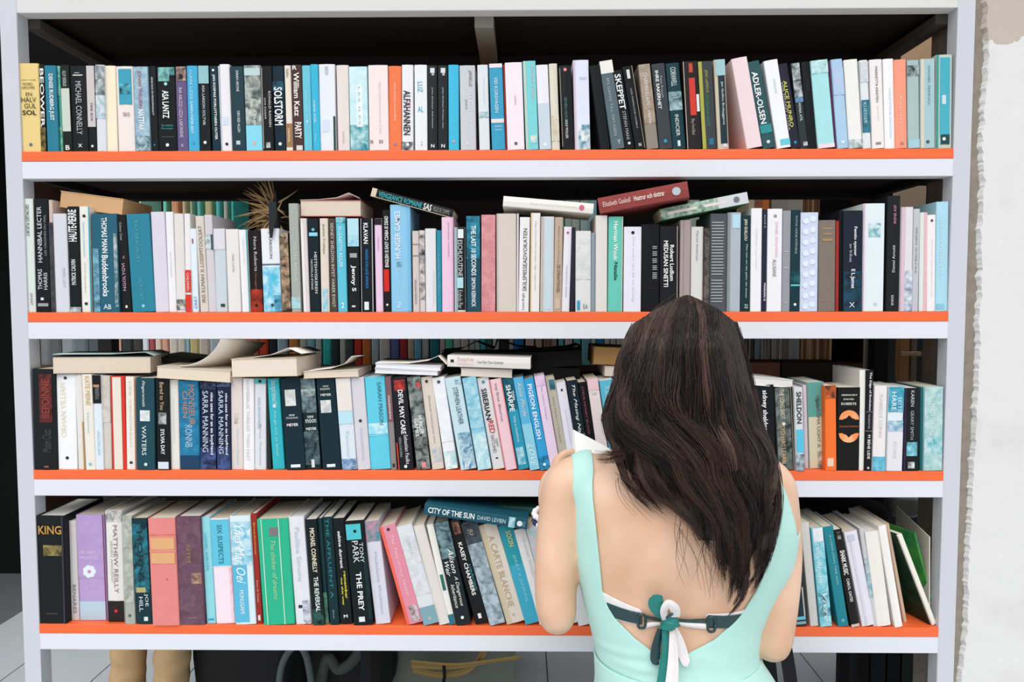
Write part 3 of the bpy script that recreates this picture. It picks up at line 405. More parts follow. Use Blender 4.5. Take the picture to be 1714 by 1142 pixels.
ROW3 = """
53,93,58,95.4,618,171C20,black|A,.05,.53,6E2E2A,3a1c1e,.3,.85|T,IIEPOINNE,.1,.48,.4,.75,8a4038,u,b|T,Maxim Chatt,.6,.82,.4,.8,4a4a4c,u|P,.96,.98,8a5a3a,.45,.65
94.4,125,97,130.6,625,EDEDED,white|T,ORHAN VILLIAM,.1,.66,.2,.5,E4DCC0,u|C,.05,3c3c3c|C,.88,24303c
125.4,136.4,131,143,626,E0DDD6,cream|P,.5,1,C89C5C,.85,1
136.8,152.7,143.4,160.8,627,E8E2D6,cream|T,KATE MEINE,.02,.32,.35,.8,CDA86C,d|T,Heimat,.4,.62,.4,.6,8CC8D8,d|C,.94,7FB4D8
153.2,170,161,172.8,628,DCE4EC,pale blue|P,0,.3,141416|P,.1,.13,B88C6C,.1,.8|A,.13,.26,6c7074,141416,.3,.8|T,AEGELER,.58,.85,.4,.7,A4CCDC,d
171,184,173.2,188,629,CFC8BE,grey beige|A,0,.5,BFB4A8,D4D0CA
184.4,208,188.4,212.4,630,D6392C,red|P,.01,1,E2DCCC,.16,.76
209,226.4,212.8,227.6,631,E8E2DA,cream|T,LES VENDREDI,.05,.75,.4,.6,D0CAC0,d|P,.91,.94,3a3a3c,.35,.65|P,0,1,E88A50,.93,1
228,258.2,230,259.5,633,1D4652,dark teal|T,Fingersmith,.03,.31,.3,.5,E4ECEC,d,i|A,.35,.47,E8ECEC,C0C8C8,.2,.75|T,WATERS,.52,.84,.3,.55,DCE6E6,d|C,.94,D8E0E0
259.6,282.4,263.5,284.6,634,14181A,black|T,Bared to You,.04,.34,.35,.65,D0B48C,d|A,.37,.5,B8BCBC,14181A,.2,.8|T,SYLVIA DAY,.55,.83,.35,.65,E4E4E4,d,b|P,.91,.99,D4DCE8,.1,.9
282.8,297.6,285,302,636,E2DED6,off white|T,JOHAN BARGUM,.2,.7,.4,.55,CCC8C0,d
298.2,333,302.5,335,637,2478A0,blue|A,0,.9,2C86AE,1E648C|T,MONSIEUR,.05,.5,.5,.8,C08C70,d|T,CHIEN,.12,.42,.2,.45,C08C70,d|T,RONNB,.5,.75,.3,.65,A8C8D8,d|P,.84,1,1B3E5E
335.4,362,336,363,640,1B2440,navy|A,.75,1,4A5C94,1a2038|A,0,.08,5c6c8c,1B2440|T,nine uses for an ex boyfriend,.12,.83,.6,.85,E0E4EC,d,b|T,SARRA MANNING,.1,.8,.15,.5,C8D0E4,d
362.4,385.3,364,386.6,636,1B2440,navy|A,.75,1,4A5C94,1a2038|A,0,.08,5c6c8c,1B2440|T,nine uses for an ex boyfriend,.15,.83,.6,.85,E0E4EC,d,b|T,SARRA MANNING,.12,.82,.15,.5,C8D0E4,d
386,405.2,387,408,633,DDD2CE,pinkish white|T,Cecily von Ziegesar,.55,.95,.45,.65,C0CCD4,d|A,.38,.5,9A9490,DDD2CE,.3,.6
405.6,425.8,408.4,425,634,ECEAEC,white|T,HOMEBRUK THREAD THEN FAST,.02,.9,.3,.6,C8C8CC,d
426.4,444.8,426,445.7,634,D9DCE0,pale grey|P,0,.06,5FB4BC,0,1|C,.03,1c2c2c|T,ARLENSFREE,.2,.55,.3,.55,A4B8D0,d|T,Rosey Thornton,.5,.95,.4,.6,B8A8A8,d
445.2,446.6,446.2,456,634,25302e,dark green
446.8,466.8,456.6,477,634,34B0BC,turquoise|T,Stina Ingrid Hermod Heini,.02,.32,.2,.8,C8E8EC,d|C,.3,D8F0F0|T,Att ge och ta emot,.35,.85,.35,.65,A8DCE2,d
468.2,501,480,511.5,634,102A33,dark teal|A,.12,.3,E4E8E4,B8BCB8,.2,.75|T,new,.39,.41,.35,.65,E0E4E4,h|T,moon,.42,.44,.2,.8,C8CCCC,h|T,MEYER,.49,.52,.2,.8,EEEEEE,h,b|P,.94,.975,E4E8E8,.25,.75
501.6,527,512.4,538,633,16292F,dark grey|A,0,.38,7C9498,142228|A,.12,.2,C8D4D4,304248|T,new,.41,.44,.35,.75,D8E0E0,h|T,moon,.45,.49,.2,.9,E0E8E8,h|T,MEYER,.54,.57,.2,.9,E0E4E4,h,b|A,.58,.95,14262c,5c7478|P,.89,.98,D8DCDC,.4,.6
528.6,560.6,540,571.6,633,102A33,dark teal|T,new,.08,.1,.35,.65,C8C4B8,h|T,moon,.11,.13,.2,.7,D8D4C8,h|T,MEYER,.17,.195,.2,.75,E4E0D8,h,b|A,.24,.38,E4E8E4,B8BCB8,.15,.7|P,.94,.975,E4E8E8,.25,.7
561.5,586,572.5,598,633,D8E0E8,pale blue|P,0,.36,E4DCD6|A,.88,1,34548C,A8C4DC|T,Fancourt,.58,.9,.4,.65,B8D8E4,d|P,.36,.5,B8DCE8
586.8,608.8,598.4,620.8,632,D3CFD6,lavender grey|C,.47,3c3c40|T,BORKUMSHED PAIN,.55,.9,.4,.6,C0C4E0,d
609.8,644,621,654.6,631,62C8E0,cyan|T,SARAH MASON,.06,.52,.6,.8,3C6C78,d|A,.5,.62,D4EAF0,7CD0E4|P,.63,.635,D8F0F4
644.4,654,655,664.4,631,8A8482,grey|P,0,.48,7E565A|T,HOLSWORTH,.2,.45,.3,.65,E8E0DC,d,b|P,.93,.97,2c2c2c,.3,.7
654.4,678.6,666,693.6,633,1B1C22,black|A,.02,.14,D0403a,2a1c1e,.2,.9|T,DEVIL MAY CARE,.13,.61,.4,.72,F0F0F0,d,b|T,Sebastian Faulks,.62,.94,.55,.8,E0E0E0,d|T,WRITING AS IAN FLEMING,.64,.86,.2,.35,A8A8AC,d|C,.965,E8E8E8|P,.7,1,E0503c,0,.08
681.3,703,697,722,631,30383a,dark grey|A,0,1,20282a,98a09c|T,HUNGER,.42,.62,.5,.8,ECECEC,d,b|T,GAMES,.45,.64,.2,.45,ECECEC,d,b|P,.06,.12,D04848,.65,.9|P,.92,.98,E88C90,.4,.7
703.4,722.6,722.8,744,631,D9CEC2,beige|T,Elizabeth stead gone that,.2,.72,.4,.62,A09488,d,i|A,.76,.92,9CB0C4,D9CEC2,.2,.9|C,.05,4a3c34
723,743,745.5,767,632,E9EBEE,white|A,.8,1,8CC8C8,ECEEF0|C,.05,3a4a54|A,.2,.7,E0E4EC,F0F0F2
743.6,770,771,798,632,C3DCE4,pale blue|A,.6,1,3C7CA0,D0E4EC,.2,1|T,STEPHEN LEATHER,.11,.51,.4,.7,34505c,d|A,.03,.08,2E6890,C3DCE4,.6,1|T,H,.93,.97,.3,.6,E8F0F4,h,b
773.4,795.4,799,824,632,8CC8DC,light blue|A,0,.55,6FB8D0,B8E0EA|A,.6,1,9CD0DC,DCEEF0|T,The Daring Spectacles,.15,.56,.6,.8,C8E8F0,d,i|T,TITANIC LUCKY,.04,.5,.2,.5,B0DCE8,d
797,817.4,825.2,844.8,632,DDDDDE,pale grey|T,SIBERIAN,.12,.46,.2,.65,1c1e22,d,b|T,RED,.47,.61,.3,.75,C8403c,d,b|T,EASTLAND,.63,.82,.3,.6,6a6a70,d|T,SAM,.67,.75,.65,.85,6a6a70,d|P,.87,.89,303438,.4,.6|C,.05,4c8c9c
818.4,838.6,845.6,866,635,ECC8D2,pink|P,0,1,E86a60,0,.06|P,0,1,E86a60,.94,1|T,my first divorce,.05,.46,.3,.6,7c6468,d
839.6,857.8,867.4,886,632,2C9CB8,teal|A,0,.35,0F4C5C,1C6A7C|T,TOM,.15,.25,.6,.85,F0F4F4,d,b|T,SHARPE,.08,.37,.2,.65,F0F4F4,d,b|T,Wilt in Nowhere,.42,.7,.4,.6,E0F0F4,d|A,.76,.95,C8E4EC,34A8C4,.1,.8
858.4,875,886.6,904.4,632,5AB4DA,sky blue|P,.5,1,8CCCE0|T,Katie Fforde,.06,.42,.35,.7,E4D8C0,d,i|T,LOVE,.72,.96,.2,.8,D8F0F4,d,i
875.8,893,905,921,634,34A0D4,blue|T,PIGEON ENGLISH,.06,.66,.25,.7,F0F6FA,d,b|A,.85,1,14506c,34A0D4|C,.94,E8F0F0
893.4,911,921.6,938.6,630,E6CFE6,pink|T,The Velvet Chapel,.1,.46,.4,.6,A88CAC,d|A,0,.1,D4A8D4,E6CFE6
912,928,939.4,954,633,B9B4A4,olive beige|A,.02,.13,4C8CA4,1c3c4c,.3,.9|T,Anna Maria e il Venerdi,.2,.7,.4,.6,908a78,d
929,947,954.6,970,641,E2E0EC,lavender white|P,.07,.1,34343c,.4,.6|T,CLARE DUDMAN,.3,.7,.45,.6,C8C4D4,d
947.5,966,970.6,988,637,16242E,dark navy|T,The Mating Nanny,.05,.72,.35,.7,E8EEF0,d,i|A,.6,.8,A8C4D4,16242E,.5,1
967,981,988.4,1003,640,141418,black|T,STEVE MOSBY BLACK,.05,.6,.35,.55,A05868,d
982,1000.5,1003.4,1022,635,E4D6D8,pinkish white|P,0,.12,E8C4CC|T,Lulu,.14,.17,.3,.7,8CA8A8,h|A,.2,1,DCD0D0,E4D6D8
1003,1026,1022.6,1048,637,5CB8D0,aqua|T,Kate,.07,.2,.3,.7,A8DCE8,d
1028,1046,1048.6,1066,640,141418,black|T,GRASS,.35,.7,.4,.8,E8E8E4,d,b
1048,1070,1068,1090,640,8C3A44,maroon|T,A,.4,.45,.4,.6,C8A8A8,h
1072,1100,1090,1116,636,C8C4BC,grey beige
1104,1130,1116.4,1140,640,27566B,teal
1134,1160,1142,1166,634,DDD8D2,off white
1162,1186,1168,1190,642,20242c,black
1190,1222,1194,1224,636,9C5C4C,rust
1224,1259,1226,1262,640,2c2a30,dark grey
1261.5,1295,1265,1299,645,121519,black|T,sidney sheldon,.06,.54,.35,.65,ECECEC,d,b
1296.4,1320.6,1302,1328,649,4A5350,worn grey green|A,0,1,2a3434,7a827c|T,THE LONG SHOT,.02,.38,.3,.6,E4D8BC,d|C,.44,E0E0D8|T,SYD HAS LEARN,.46,.92,.25,.55,D8B080,d
1321.4,1328,1328.6,1332.4,648,101214,black|P,0,1,B8A890,0,.2
1328.6,1343.4,1333,1346.6,649,D4D8DC,pale grey|P,.5,.78,5CC0DC,.1,1|T,SHELDON,.05,.43,.2,.8,1c1e22,d,b|A,.8,1,2c4a54,C0D0D4
1343.6,1350,1347,1354,645,CDBFC8,mauve,.022
1350.4,1379,1355,1382,640,9DBFB4,sea green,.022|P,0,.4,5E9C94|P,.4,1,CFCBB0|T,V.I.III ROMA UGHT A,.15,.76,.5,.7,6c5c48,d|A,.8,1,4a3c44,CFCBB0,.5,1|T,Sjon,.18,.3,.4,.7,30484c,d,i
1379.6,1400.6,1383,1399.4,646,F07432,orange|A,0,.15,20201e,F07432|P,.85,.95,E8C8B0,.15,.7
1401,1442,1400.4,1437.4,649,141414,black|T,GREGORY,.08,.1,.15,.85,D8D4CC,h,b|T,DAVID,.13,.15,.25,.7,D8D4CC,h,b|T,ROBERTS,.18,.21,.15,.8,D8D4CC,h,b|SUN
1438,1450,1437.8,1446.6,620,E8E6E0,white pages
1450.4,1463,1447,1457.8,620,17171C,black|T,The Edge of Evolution,.02,.4,.3,.7,E0E0E0,d,b|P,.41,.415,C0C0C0|T,THE SEARCH FOR,.43,.58,.3,.6,B0B0B4,d|P,.6,.605,C0C0C0|T,M BEHE LIDE,.64,.88,.3,.7,E0E0E0,d,b|C,.97,E0E0E0
1463.4,1486,1460,1481,646,E6E2E2,white|T,ISABELLE LUNN,.1,.6,.4,.65,CCC8C8,d|A,.83,1,3A9CBC,7CC4D8
1487,1514,1483,1509,648,DCE6EA,pale blue|A,0,.3,2E88A8,58B0C4|T,HARE,.06,.28,.2,.5,E4F2F4,d|T,SEITE,.12,.3,.6,.85,CCE8EC,d|A,.4,.53,3890AC,D0DCE4|P,.53,1,E0DCE4|T,ELI YALE,.65,.85,.4,.6,C8C4CC,d
1514.4,1540,1509.4,1539.2,650,17191C,black|T,KAREN,.03,.22,.4,.6,C8CCCC,d|T,GEARY SMITH,.27,.62,.4,.6,A8ACAC,d|A,.65,.82,8CD8E4,2c5c68,.2,.85|P,0,1,2C2440,0,.14|A,.89,.97,E0E4E4,505858,.3,.7
1540.4,1546,1539.6,1544.6,650,1E6468,dark teal
1546.4,1578.6,1545,1576.5,648,A5CCCC,pale teal|A,0,1,8CBCBC,C0D8D4|A,.6,.8,4AA8B8,C4DCDC|T,THE PELICAN,.2,.58,.3,.55,D8E8E4,u
"""
ROW4 = """
59,108,65,112,864,17191B,black|T,KING,.09,.17,.1,.9,B8904c,h,b|A,.27,.37,9a8a50,17191B,.25,.9|P,.9,.915,3a3830,.3,.7|P,0,1,34363a,.9,.96
112.5,126.6,117.5,134,872,D0CACB,grey white,.02|T,BENARES,.64,.93,.4,.75,807c80,d
126.8,173.6,134.6,180.4,862,B79CC9,lilac,.02|A,0,.6,B79CC9,AE94C4|P,.82,1,B4CCDC|T,HILARY,.34,.37,.1,.7,E0CCE8,h|T,MANTEL,.39,.42,.1,.8,E0CCE8,h|FLW|T,Beyond,.63,.65,.3,.7,D0B8E0,h|T,Black,.68,.7,.3,.7,D0B8E0,h|P,0,1,8C5070,.95,1
175,205,183,208,855,E0DCD8,white,.012|T,MATTHEW REILLY,.13,.74,.45,.7,7c7a7c,d|T,SEVEN ANCIENT,.27,.65,.25,.4,B0ACAC,d|A,0,.1,6c6a70,E0DCD8|P,.81,1,241c1e|C,.9,D8302c
205.4,219.6,208.4,228,864,A7ABA2,grey green|A,0,.8,8c938a,BCBFB6|C,.92,5c605c
220,246,229,255.6,868,16333B,dark teal|A,.05,.7,2C8090,122830|T,HORNS,.12,.6,.3,.65,163038,d,b|P,.65,.7,B0A870,.1,.7|T,JOE,.71,.83,.6,.85,DDE4E4,d|T,HILL,.74,.88,.25,.5,DDE4E4,d|P,.93,.97,D8E0E0,.5,.75
246.4,293.4,256.2,299.8,868,DE8682,salmon pink,-.006|P,.15,.155,C07058|P,.18,.29,DDA878,.08,.95|P,.3,.305,F0C8A0|P,.32,.42,DDA878,.08,.95|P,.56,.57,B04048,.6,.65
294,335,300.4,344,865,6C4B5A,plum|A,0,1,62424f,76566a|T,NTM,.26,.42,.4,.55,9A8050,d|A,.52,.62,B09870,6C4B5A,.55,.95|P,.93,.94,8c7470,.35,.7
336,351,346,362,866,8FD2DC,light aqua|T,LIONEL SHRIVER,.15,.5,.3,.6,5CB0C8,d|P,.95,.97,3C9CC8,.2,.8
351.4,383.4,362.4,394,868,EDDDE6,pinkish white|P,.01,.45,5FBFD8|T,SIX SUSPECTS,.06,.43,.35,.6,24606c,d|P,.45,.46,F0E4E8|A,.47,.98,E4A8B4,EDDDE6,.85,1
383.8,418.6,394.4,429,864,D5E6EC,pale blue|A,.05,.45,D5E6EC,5CB4D0|P,.45,.98,5CB4D4,0,.7|T,Ynes Mar Oei,.08,.62,.2,.65,F0F6F8,d,i|T,MUNUGAMI,.68,.9,.3,.5,E8F2F6,d
418.8,429.6,430.6,439.4,860,9C2E28,dark red|T,Breadwinner,.08,.38,.4,.75,D88C34,d,b|T,Tom O Toole,.6,.8,.4,.65,E0C8C0,d|P,.92,.97,D8D4CC,.3,.7
430.2,481,440.6,494.6,869,2DB088,green|P,0,1,BFE0C8,.13,.16|P,0,1,BFE0C8,.68,.71|P,.08,.16,7C7478,.38,.65|T,The shelter of dreams,.2,.76,.4,.56,A8D4A0,d,i
481.4,509,496,522,865,DEDEE4,white|T,Paullina Simons,.1,.6,.35,.65,B0C4D4,d|P,.82,.85,28303c,.25,.5|A,.78,1,7c88a0,DCDCE2,.5,1
510,530,525,543.6,870,111B1D,black|T,MICHAEL CONNELLY,.08,.5,.35,.75,E8DCC4,d,b|T,THE REVERSAL,.54,.87,.35,.75,DDE4E0,d,b|A,.85,1,2c5850,101818
530.4,539.8,544,550.6,868,17383C,dark teal|A,.7,1,5C8C70,17383C
540.2,554.4,551.4,569.4,866,102E33,dark green|T,THE AFFLUENT A,.01,.75,.3,.65,2f8488,d|T,Storm,.86,.94,.4,.6,8ca4a4,d
554.8,576,569.8,590.4,868,131A1D,black|T,sabine durrant,.12,.47,.4,.65,E8ECEC,d,b|T,remember,.5,.76,.6,.82,D8D048,d,b|T,me this way,.56,.82,.3,.5,D8D048,d,b|T,M,.91,.94,.3,.7,E8E8E8,h,b
576.8,608.2,591.4,626,872,10191C,black|P,.03,.18,4FBEC8,.05,.8|C,.1,101c20|T,TONY,.21,.4,.65,.85,D0DCDC,d|T,PARK,.19,.4,.3,.6,D0DCDC,d|T,THE PREY,.49,.86,.35,.62,F0F2F2,d,b|P,.92,.97,E0E4E4,.3,.6|A,.3,.95,10191C,163438,.8,1
609,632.6,628,654.8,872,D5D4E0,lavender white|A,0,.2,3C8C94,C88CA0|T,Madeleine Wickham,.3,.9,.45,.65,B4B8D0,d
633,661.4,681,708,880,DE8CA0,pink|P,0,1,EE6850,0,.17|T,The Two ouncy Vesavi,.1,.72,.45,.7,F2CCD8,d,i|A,.82,.98,E4DCE0,7c6064,.4,.9|C,.04,4c3038
661.8,688.6,708.6,736,880,D9DCDF,pale grey|P,.82,1,7EA4B0|A,.1,.7,C8CCD0,DEE0E4|C,.94,B0B8B8|T,LENTA,.14,.3,.4,.6,BCC4CC,d
689,711,736.6,752,880,DDD7CF,off white
711.4,727,752.4,761,878,E8E6E0,white|P,.5,.66,2c6c60,.3,.75|P,.9,1,2C7084
727.4,748,762,791.4,874,1B2428,black|A,0,.35,7C9CA4,26343a|T,Alison,.26,.5,.5,.85,F0F2F2,d,i|T,Weir,.38,.52,.1,.4,F0F2F2,d,i|T,A Dangerous,.53,.82,.5,.8,E8E4DC,d,i|T,Inheritance,.6,.83,.2,.45,E8E4DC,d,i|C,.93,E8E8E8
748.4,770.6,796,818,874,17181A,black|A,0,.12,B07868,17181A,.3,.8|T,KASEY CHAMBERS,.2,.72,.35,.65,F0F0EE,d,b|T,A Little Bird Told Me,.42,.68,.7,.85,4FA8B4,d|P,.9,.95,E4E4E4,.35,.6
771,797.4,819,846.6,876,7C8E98,grey blue|A,0,.2,262a2e,4c5860|A,.2,1,6c7c84,B4C4CC|T,JU,.03,.14,.3,.6,B8A88C,d|T,GUILLAUMES,.35,.7,.4,.65,98A8B0,d
798,829.6,848,879,877,D9D0C4,beige|P,0,1,CFC0A4,0,.3|T,A CARTE BLANCHE,.12,.84,.35,.68,B89874,d|C,.92,C0B4A0
831,857.6,880,903,879,2C96A4,teal|P,.4,1,3CA4C0|T,SOON,.06,.22,.4,.75,C8C484,d,b|T,JERRY B JENKINS,.3,.78,.4,.65,8CD0DC,d
858.4,879,903.6,922,886,E2DEDE,white|T,GRAHAM WOOD,.08,.5,.5,.75,C4C8CC,d
879.6,899,922.6,944,884,C8D8D8,pale aqua|A,0,.4,E0C0C8,9CD0D0
900,924,944.6,968,882,DDDAD4,off white
925,950,968.6,992,884,E4E2E4,white
952,976,993,1016,880,B86C4C,rust
980,1010,1018,1044,884,2c3a44,slate
1014,1046,1046,1076,880,5c4c60,plum
1050,1080,1080,1108,884,C8BCAC,beige
1085,1115,1112,1140,880,2f5c6c,teal
1120,1150,1144,1170,884,E0DCD8,off white
1156,1180,1176,1198,880,8c3038,dark red
1186,1216,1202,1230,884,1f2226,black
1222,1250,1236,1262,880,B8C4C8,pale blue grey
1256,1284,1268,1294,884,4c7c64,green
1290,1312,1300,1328,884,6C3A34,red brown
1313,1337,1330,1351,886,26343c,slate|P,.9,.935,6cc0d4,.1,.9|P,.95,.98,8fa4ac,.2,.9|P,.6,.9,B8B4B0,.8,.9
1340,1354,1356,1370.6,875,CFCCC8,grey white
1357.4,1377,1372.4,1392.6,884,6AC4D8,cyan|P,0,.14,E6E6EC,.1,.95|A,.14,1,5CB8CC,A8DCE4|A,.65,.9,2c4a54,8ED4E0|T,Cecelia Ahern,.05,.55,.2,.6,DCECF0,d|T,Vivre,.66,.95,.4,.8,DDEFF2,d,i
1377.6,1393.6,1402,1421.8,882,25818F,teal|T,A LONG LONG TIME AGO,.08,.58,.45,.65,A0CCD0,d|C,.94,6cb0b8
1394.8,1408.7,1424.4,1439,887,1A1A1A,black|A,.02,.1,C8C8C8,1A1A1A,.3,.7|T,SHARK MUSIC,.21,.46,.25,.8,F0F0EC,d,b|T,CAROL OATES,.5,.74,.4,.75,D8D8D4,d,b|P,.97,1,D0B8B0
1410,1435.6,1444,1463.6,890,DEDCE6,lavender white|P,.03,.1,C4C4D4,.2,.7|P,.1,1,D4D2DC,.3,.5
1436,1447.6,1464,1466.6,885,C4C6C8,grey|A,.3,.7,3C98AC,C4C6C8
1448,1469.4,1467,1492.6,890,E9E4DE,white
1470,1482.4,1497,1512,880,EDEAE6,white
1482.8,1488,1512.4,1519,877,C8AC94,beige,.02
"""
# ------------------------------------------------------------ books
def text_obj(txt, w, h, m, parent, M, style=''):
    """lettering fitted into a w x h rectangle; M places it (x right, y up on the letter plane)"""
    cu = bpy.data.curves.new('lettering', 'FONT'); cu.body = txt; cu.resolution_u = 2
    if 'b' in style: cu.offset = .018
    if 'i' in style: cu.shear = .35
    o = bpy.data.objects.new('tmp', cu)
    me = bpy.data.meshes.new_from_object(o)
    bpy.data.objects.remove(o)
    if not me.vertices: return None
    xs = [v.co.x for v in me.vertices]; ys = [v.co.y for v in me.vertices]
    x0, x1, y0, y1 = min(xs), max(xs), min(ys), max(ys)
    sx = w/max(1e-6, x1-x0); sy = h/max(1e-6, y1-y0)
    if len(txt) < 3: sx = min(sx, sy*1.3); sy = min(sy, sx*1.6)
    cxm, cym = (x0+x1)/2, (y0+y1)/2
    me.transform(M @ Matrix.Diagonal((sx, sy, 1, 1)) @ Matrix.Translation((-cxm, -cym, 0)))
    me.materials.clear()
    return link('lettering', me, m, parent)
FACE = Matrix(((1, 0, 0, 0), (0, 0, 1, 0), (0, 1, 0, 0), (0, 0, 0, 1)))  # letter plane -> xz plane
def disc(name, cx, cz, r, y, m, parent, n=18):
    v = [(cx+r*math.cos(2*math.pi*k/n), y, cz+r*math.sin(2*math.pi*k/n)) for k in range(n)]
    v += [(p[0], y+.0008, p[2]) for p in v]
    f = [tuple(range(n))] + [(k, k+n, (k+1) % n+n, (k+1) % n) for k in range(n)]
    return link(name, pyd(name, v, f), m, parent)
def book_parts(root, w, d, h, cov, pg, t=.0011, front=True, hard=False):
    """local frame: x thickness, y depth from spine, z height"""
    if hard: t = .0026
    bu = min(.0012, w*.06)
    if w < .006: t = min(t, w*.2)
    ou = [(0, d), (0, .0012), (.0012, 0), (w*.5, -bu), (w-.0012, 0), (w, .0012), (w, d)]
    inn = [(w-t, d), (w-t, t+.0008), (t, t+.0008), (t, d)]
    prof = ou+inn; n = len(prof)
    if not front: prof = [(x, d-y) for x, y in prof][::-1]
    v = [(x, y, 0) for x, y in prof]+[(x, y, h) for x, y in prof]
    f = [(i, (i+1) % n, (i+1) % n+n, i+n) for i in range(n)]
    # end faces of the shell
    if front: e = [(0, 1, 9, 10), (1, 2, 9), (2, 3, 8, 9), (3, 4, 8), (4, 5, 8), (5, 6, 7, 8)]
    else: e = [tuple(n-1-i for i in q)[::-1] for q in [(0, 1, 9, 10), (1, 2, 9), (2, 3, 8, 9), (3, 4, 8), (4, 5, 8), (5, 6, 7, 8)]]
    f += [tuple(reversed(q)) for q in e]+[tuple(i+n for i in q) for q in e]
    cvo = link('cover', pyd('cover', v, f), cov, root)
    ins = .003 if hard else .0012
    y0, y1 = (t+.0009, d-.0015) if front else (.0015, d-t-.0009)
    me = box_me(t, w-t, y0, y1, ins, h-ins, 'page_block')
    link('page_block', me, pg, root)
    return cvo
def feats(root, w, h, fs, sh=0):
    """what is printed on the spine"""
    lay = 0
    for q in fs:
        q = q.strip().split(','); k = q[0]
        if k in ('P', 'A'):
            z0, z1 = float(q[1]), float(q[2]); nc = 1 if k == 'P' else 2
            x0, x1 = (float(q[3+nc]), float(q[4+nc])) if len(q) > 4+nc else (.0, 1.)
            x0 = max(x0, .02); x1 = min(x1, .98); lay += 1; y = -.0014-.00016*lay
            m_ = mat(q[3], .42) if k == 'P' else art_mat(q[3], q[4])
            link('spine_panel' if k == 'P' else 'spine_picture', box_me(x0*w, x1*w, y, -.0002, h*(1-z1)+.0003, h*(1-z0)-.0003), m_, root)
        elif k == 'C':
            z = float(q[1]); lay += 1
            disc('emblem', w*.5, h*(1-z), min(w*.15, .0034), -.0016-.00016*lay, mat(q[2], .45), root)
        elif k == 'T':
            txt = q[1]; z0, z1, x0, x1 = map(float, q[2:6]); dr = q[7]; st = q[8] if len(q) > 8 else ''
            y = -.0016-.00016*lay-.0004
            cx, cz = w*(x0+x1)/2, h*(1-(z0+z1)/2); wx, hz = w*(x1-x0), h*(z1-z0)
            base = Matrix.Translation((cx, y, cz)) @ FACE
            if dr == 'h': text_obj(txt, wx, hz, mat(q[6], .45, 0), root, base, st)
            elif dr == 'd': text_obj(txt, hz, wx, mat(q[6], .45, 0), root, base @ Matrix.Rotation(-math.pi/2, 4, 'Z'), st)
            else: text_obj(txt, hz, wx, mat(q[6], .45, 0), root, base @ Matrix.Rotation(math.pi/2, 4, 'Z'), st)
        elif k == 'STR':
            for i in range(27):
                if i == 18: continue
                z = .09+i*.031
                link('spine_panel', box_me(w*.08, w*random.uniform(.75, .82), -.0018, -.0002, h*(1-z)-.0008, h*(1-z)+.0008), mat('B8BEC4', .4), root)
        elif k == 'BUB':
            for i in range(9):
                for j in range(2):
                    disc('emblem', w*(.28+.4*j), h*(.05+i*.108+.02*j), w*.17, -.0018, mat('DCE6F4', .4), root)
        elif k == 'SUN':
            for s_ in (0, 1):
                c = (w*.5, h*(1-.385)) if s_ == 0 else (w*.5, h*(1-.55))
                v = []; r = w*.43; n = 16; y = -.002
                for i in range(n+1):
                    a = math.pi*i/n if s_ == 0 else math.pi+math.pi*i/n
                    v.append((c[0]+r*math.cos(a), y, c[1]+(r*.95)*math.sin(a)))
                zz = c[1]
                for i in range(n+1):
                    fx = 1-2*i/n if s_ == 0 else -1+2*i/n
                    dz = .35*r*max(0, 1-abs(fx)*3)+(.1*r if abs(fx) < .6 else 0)
                    v.append((c[0]+r*fx*.98, y, zz+(dz if s_ == 0 else -dz)))
                f = [(i, i+1, n+2+i, n+1+i) for i in range(n)]
                link('emblem', pyd('emblem', v, f), art_mat('F08848', 'F4B888'), root)
            text_obj('SHANTARAM', w*.8, h*.02, mat('B86838'), root, Matrix.Translation((w*.5, -.0022, h*(1-.468))) @ FACE)
        elif k == 'FLW':
            c = (w*.42, h*(1-.535)); 
            for i in range(7):
                a = 2*math.pi*i/7
                disc('emblem', c[0]+w*.14*math.cos(a), c[1]+w*.14*math.sin(a), w*.1, -.0019-.0001*i, mat('DCE8EE', .4), root)
            disc('emblem', c[0], c[1], w*.06, -.0028, mat('D084B4', .4), root)
def colname(h):
    r, g, b = (int(h[i:i+2], 16) for i in (0, 2, 4)); mx_, mn = max(r, g, b), min(r, g, b)
    if mx_-mn < 32: return 'white' if mx_ > 205 else 'grey' if mx_ > 95 else 'black'
    if r == mx_: 
        if g > b+25 and g > .78*r: return 'yellow'
        if g > b+12: return 'tan' if g > .6*r else 'orange' if r > 180 else 'brown'
        return 'pink' if mn > 110 else 'red'
    if g == mx_: return 'green' if b < g-25 else 'teal'
    return 'blue' if mx_ > 140 or r < 60 else 'purple' if r > g+8 else 'dark blue'
PAGES = ['E9E1D2', 'E2D6C0', 'EDE8DE', 'DDCFB6', 'E8E4DC']
ALLB = []
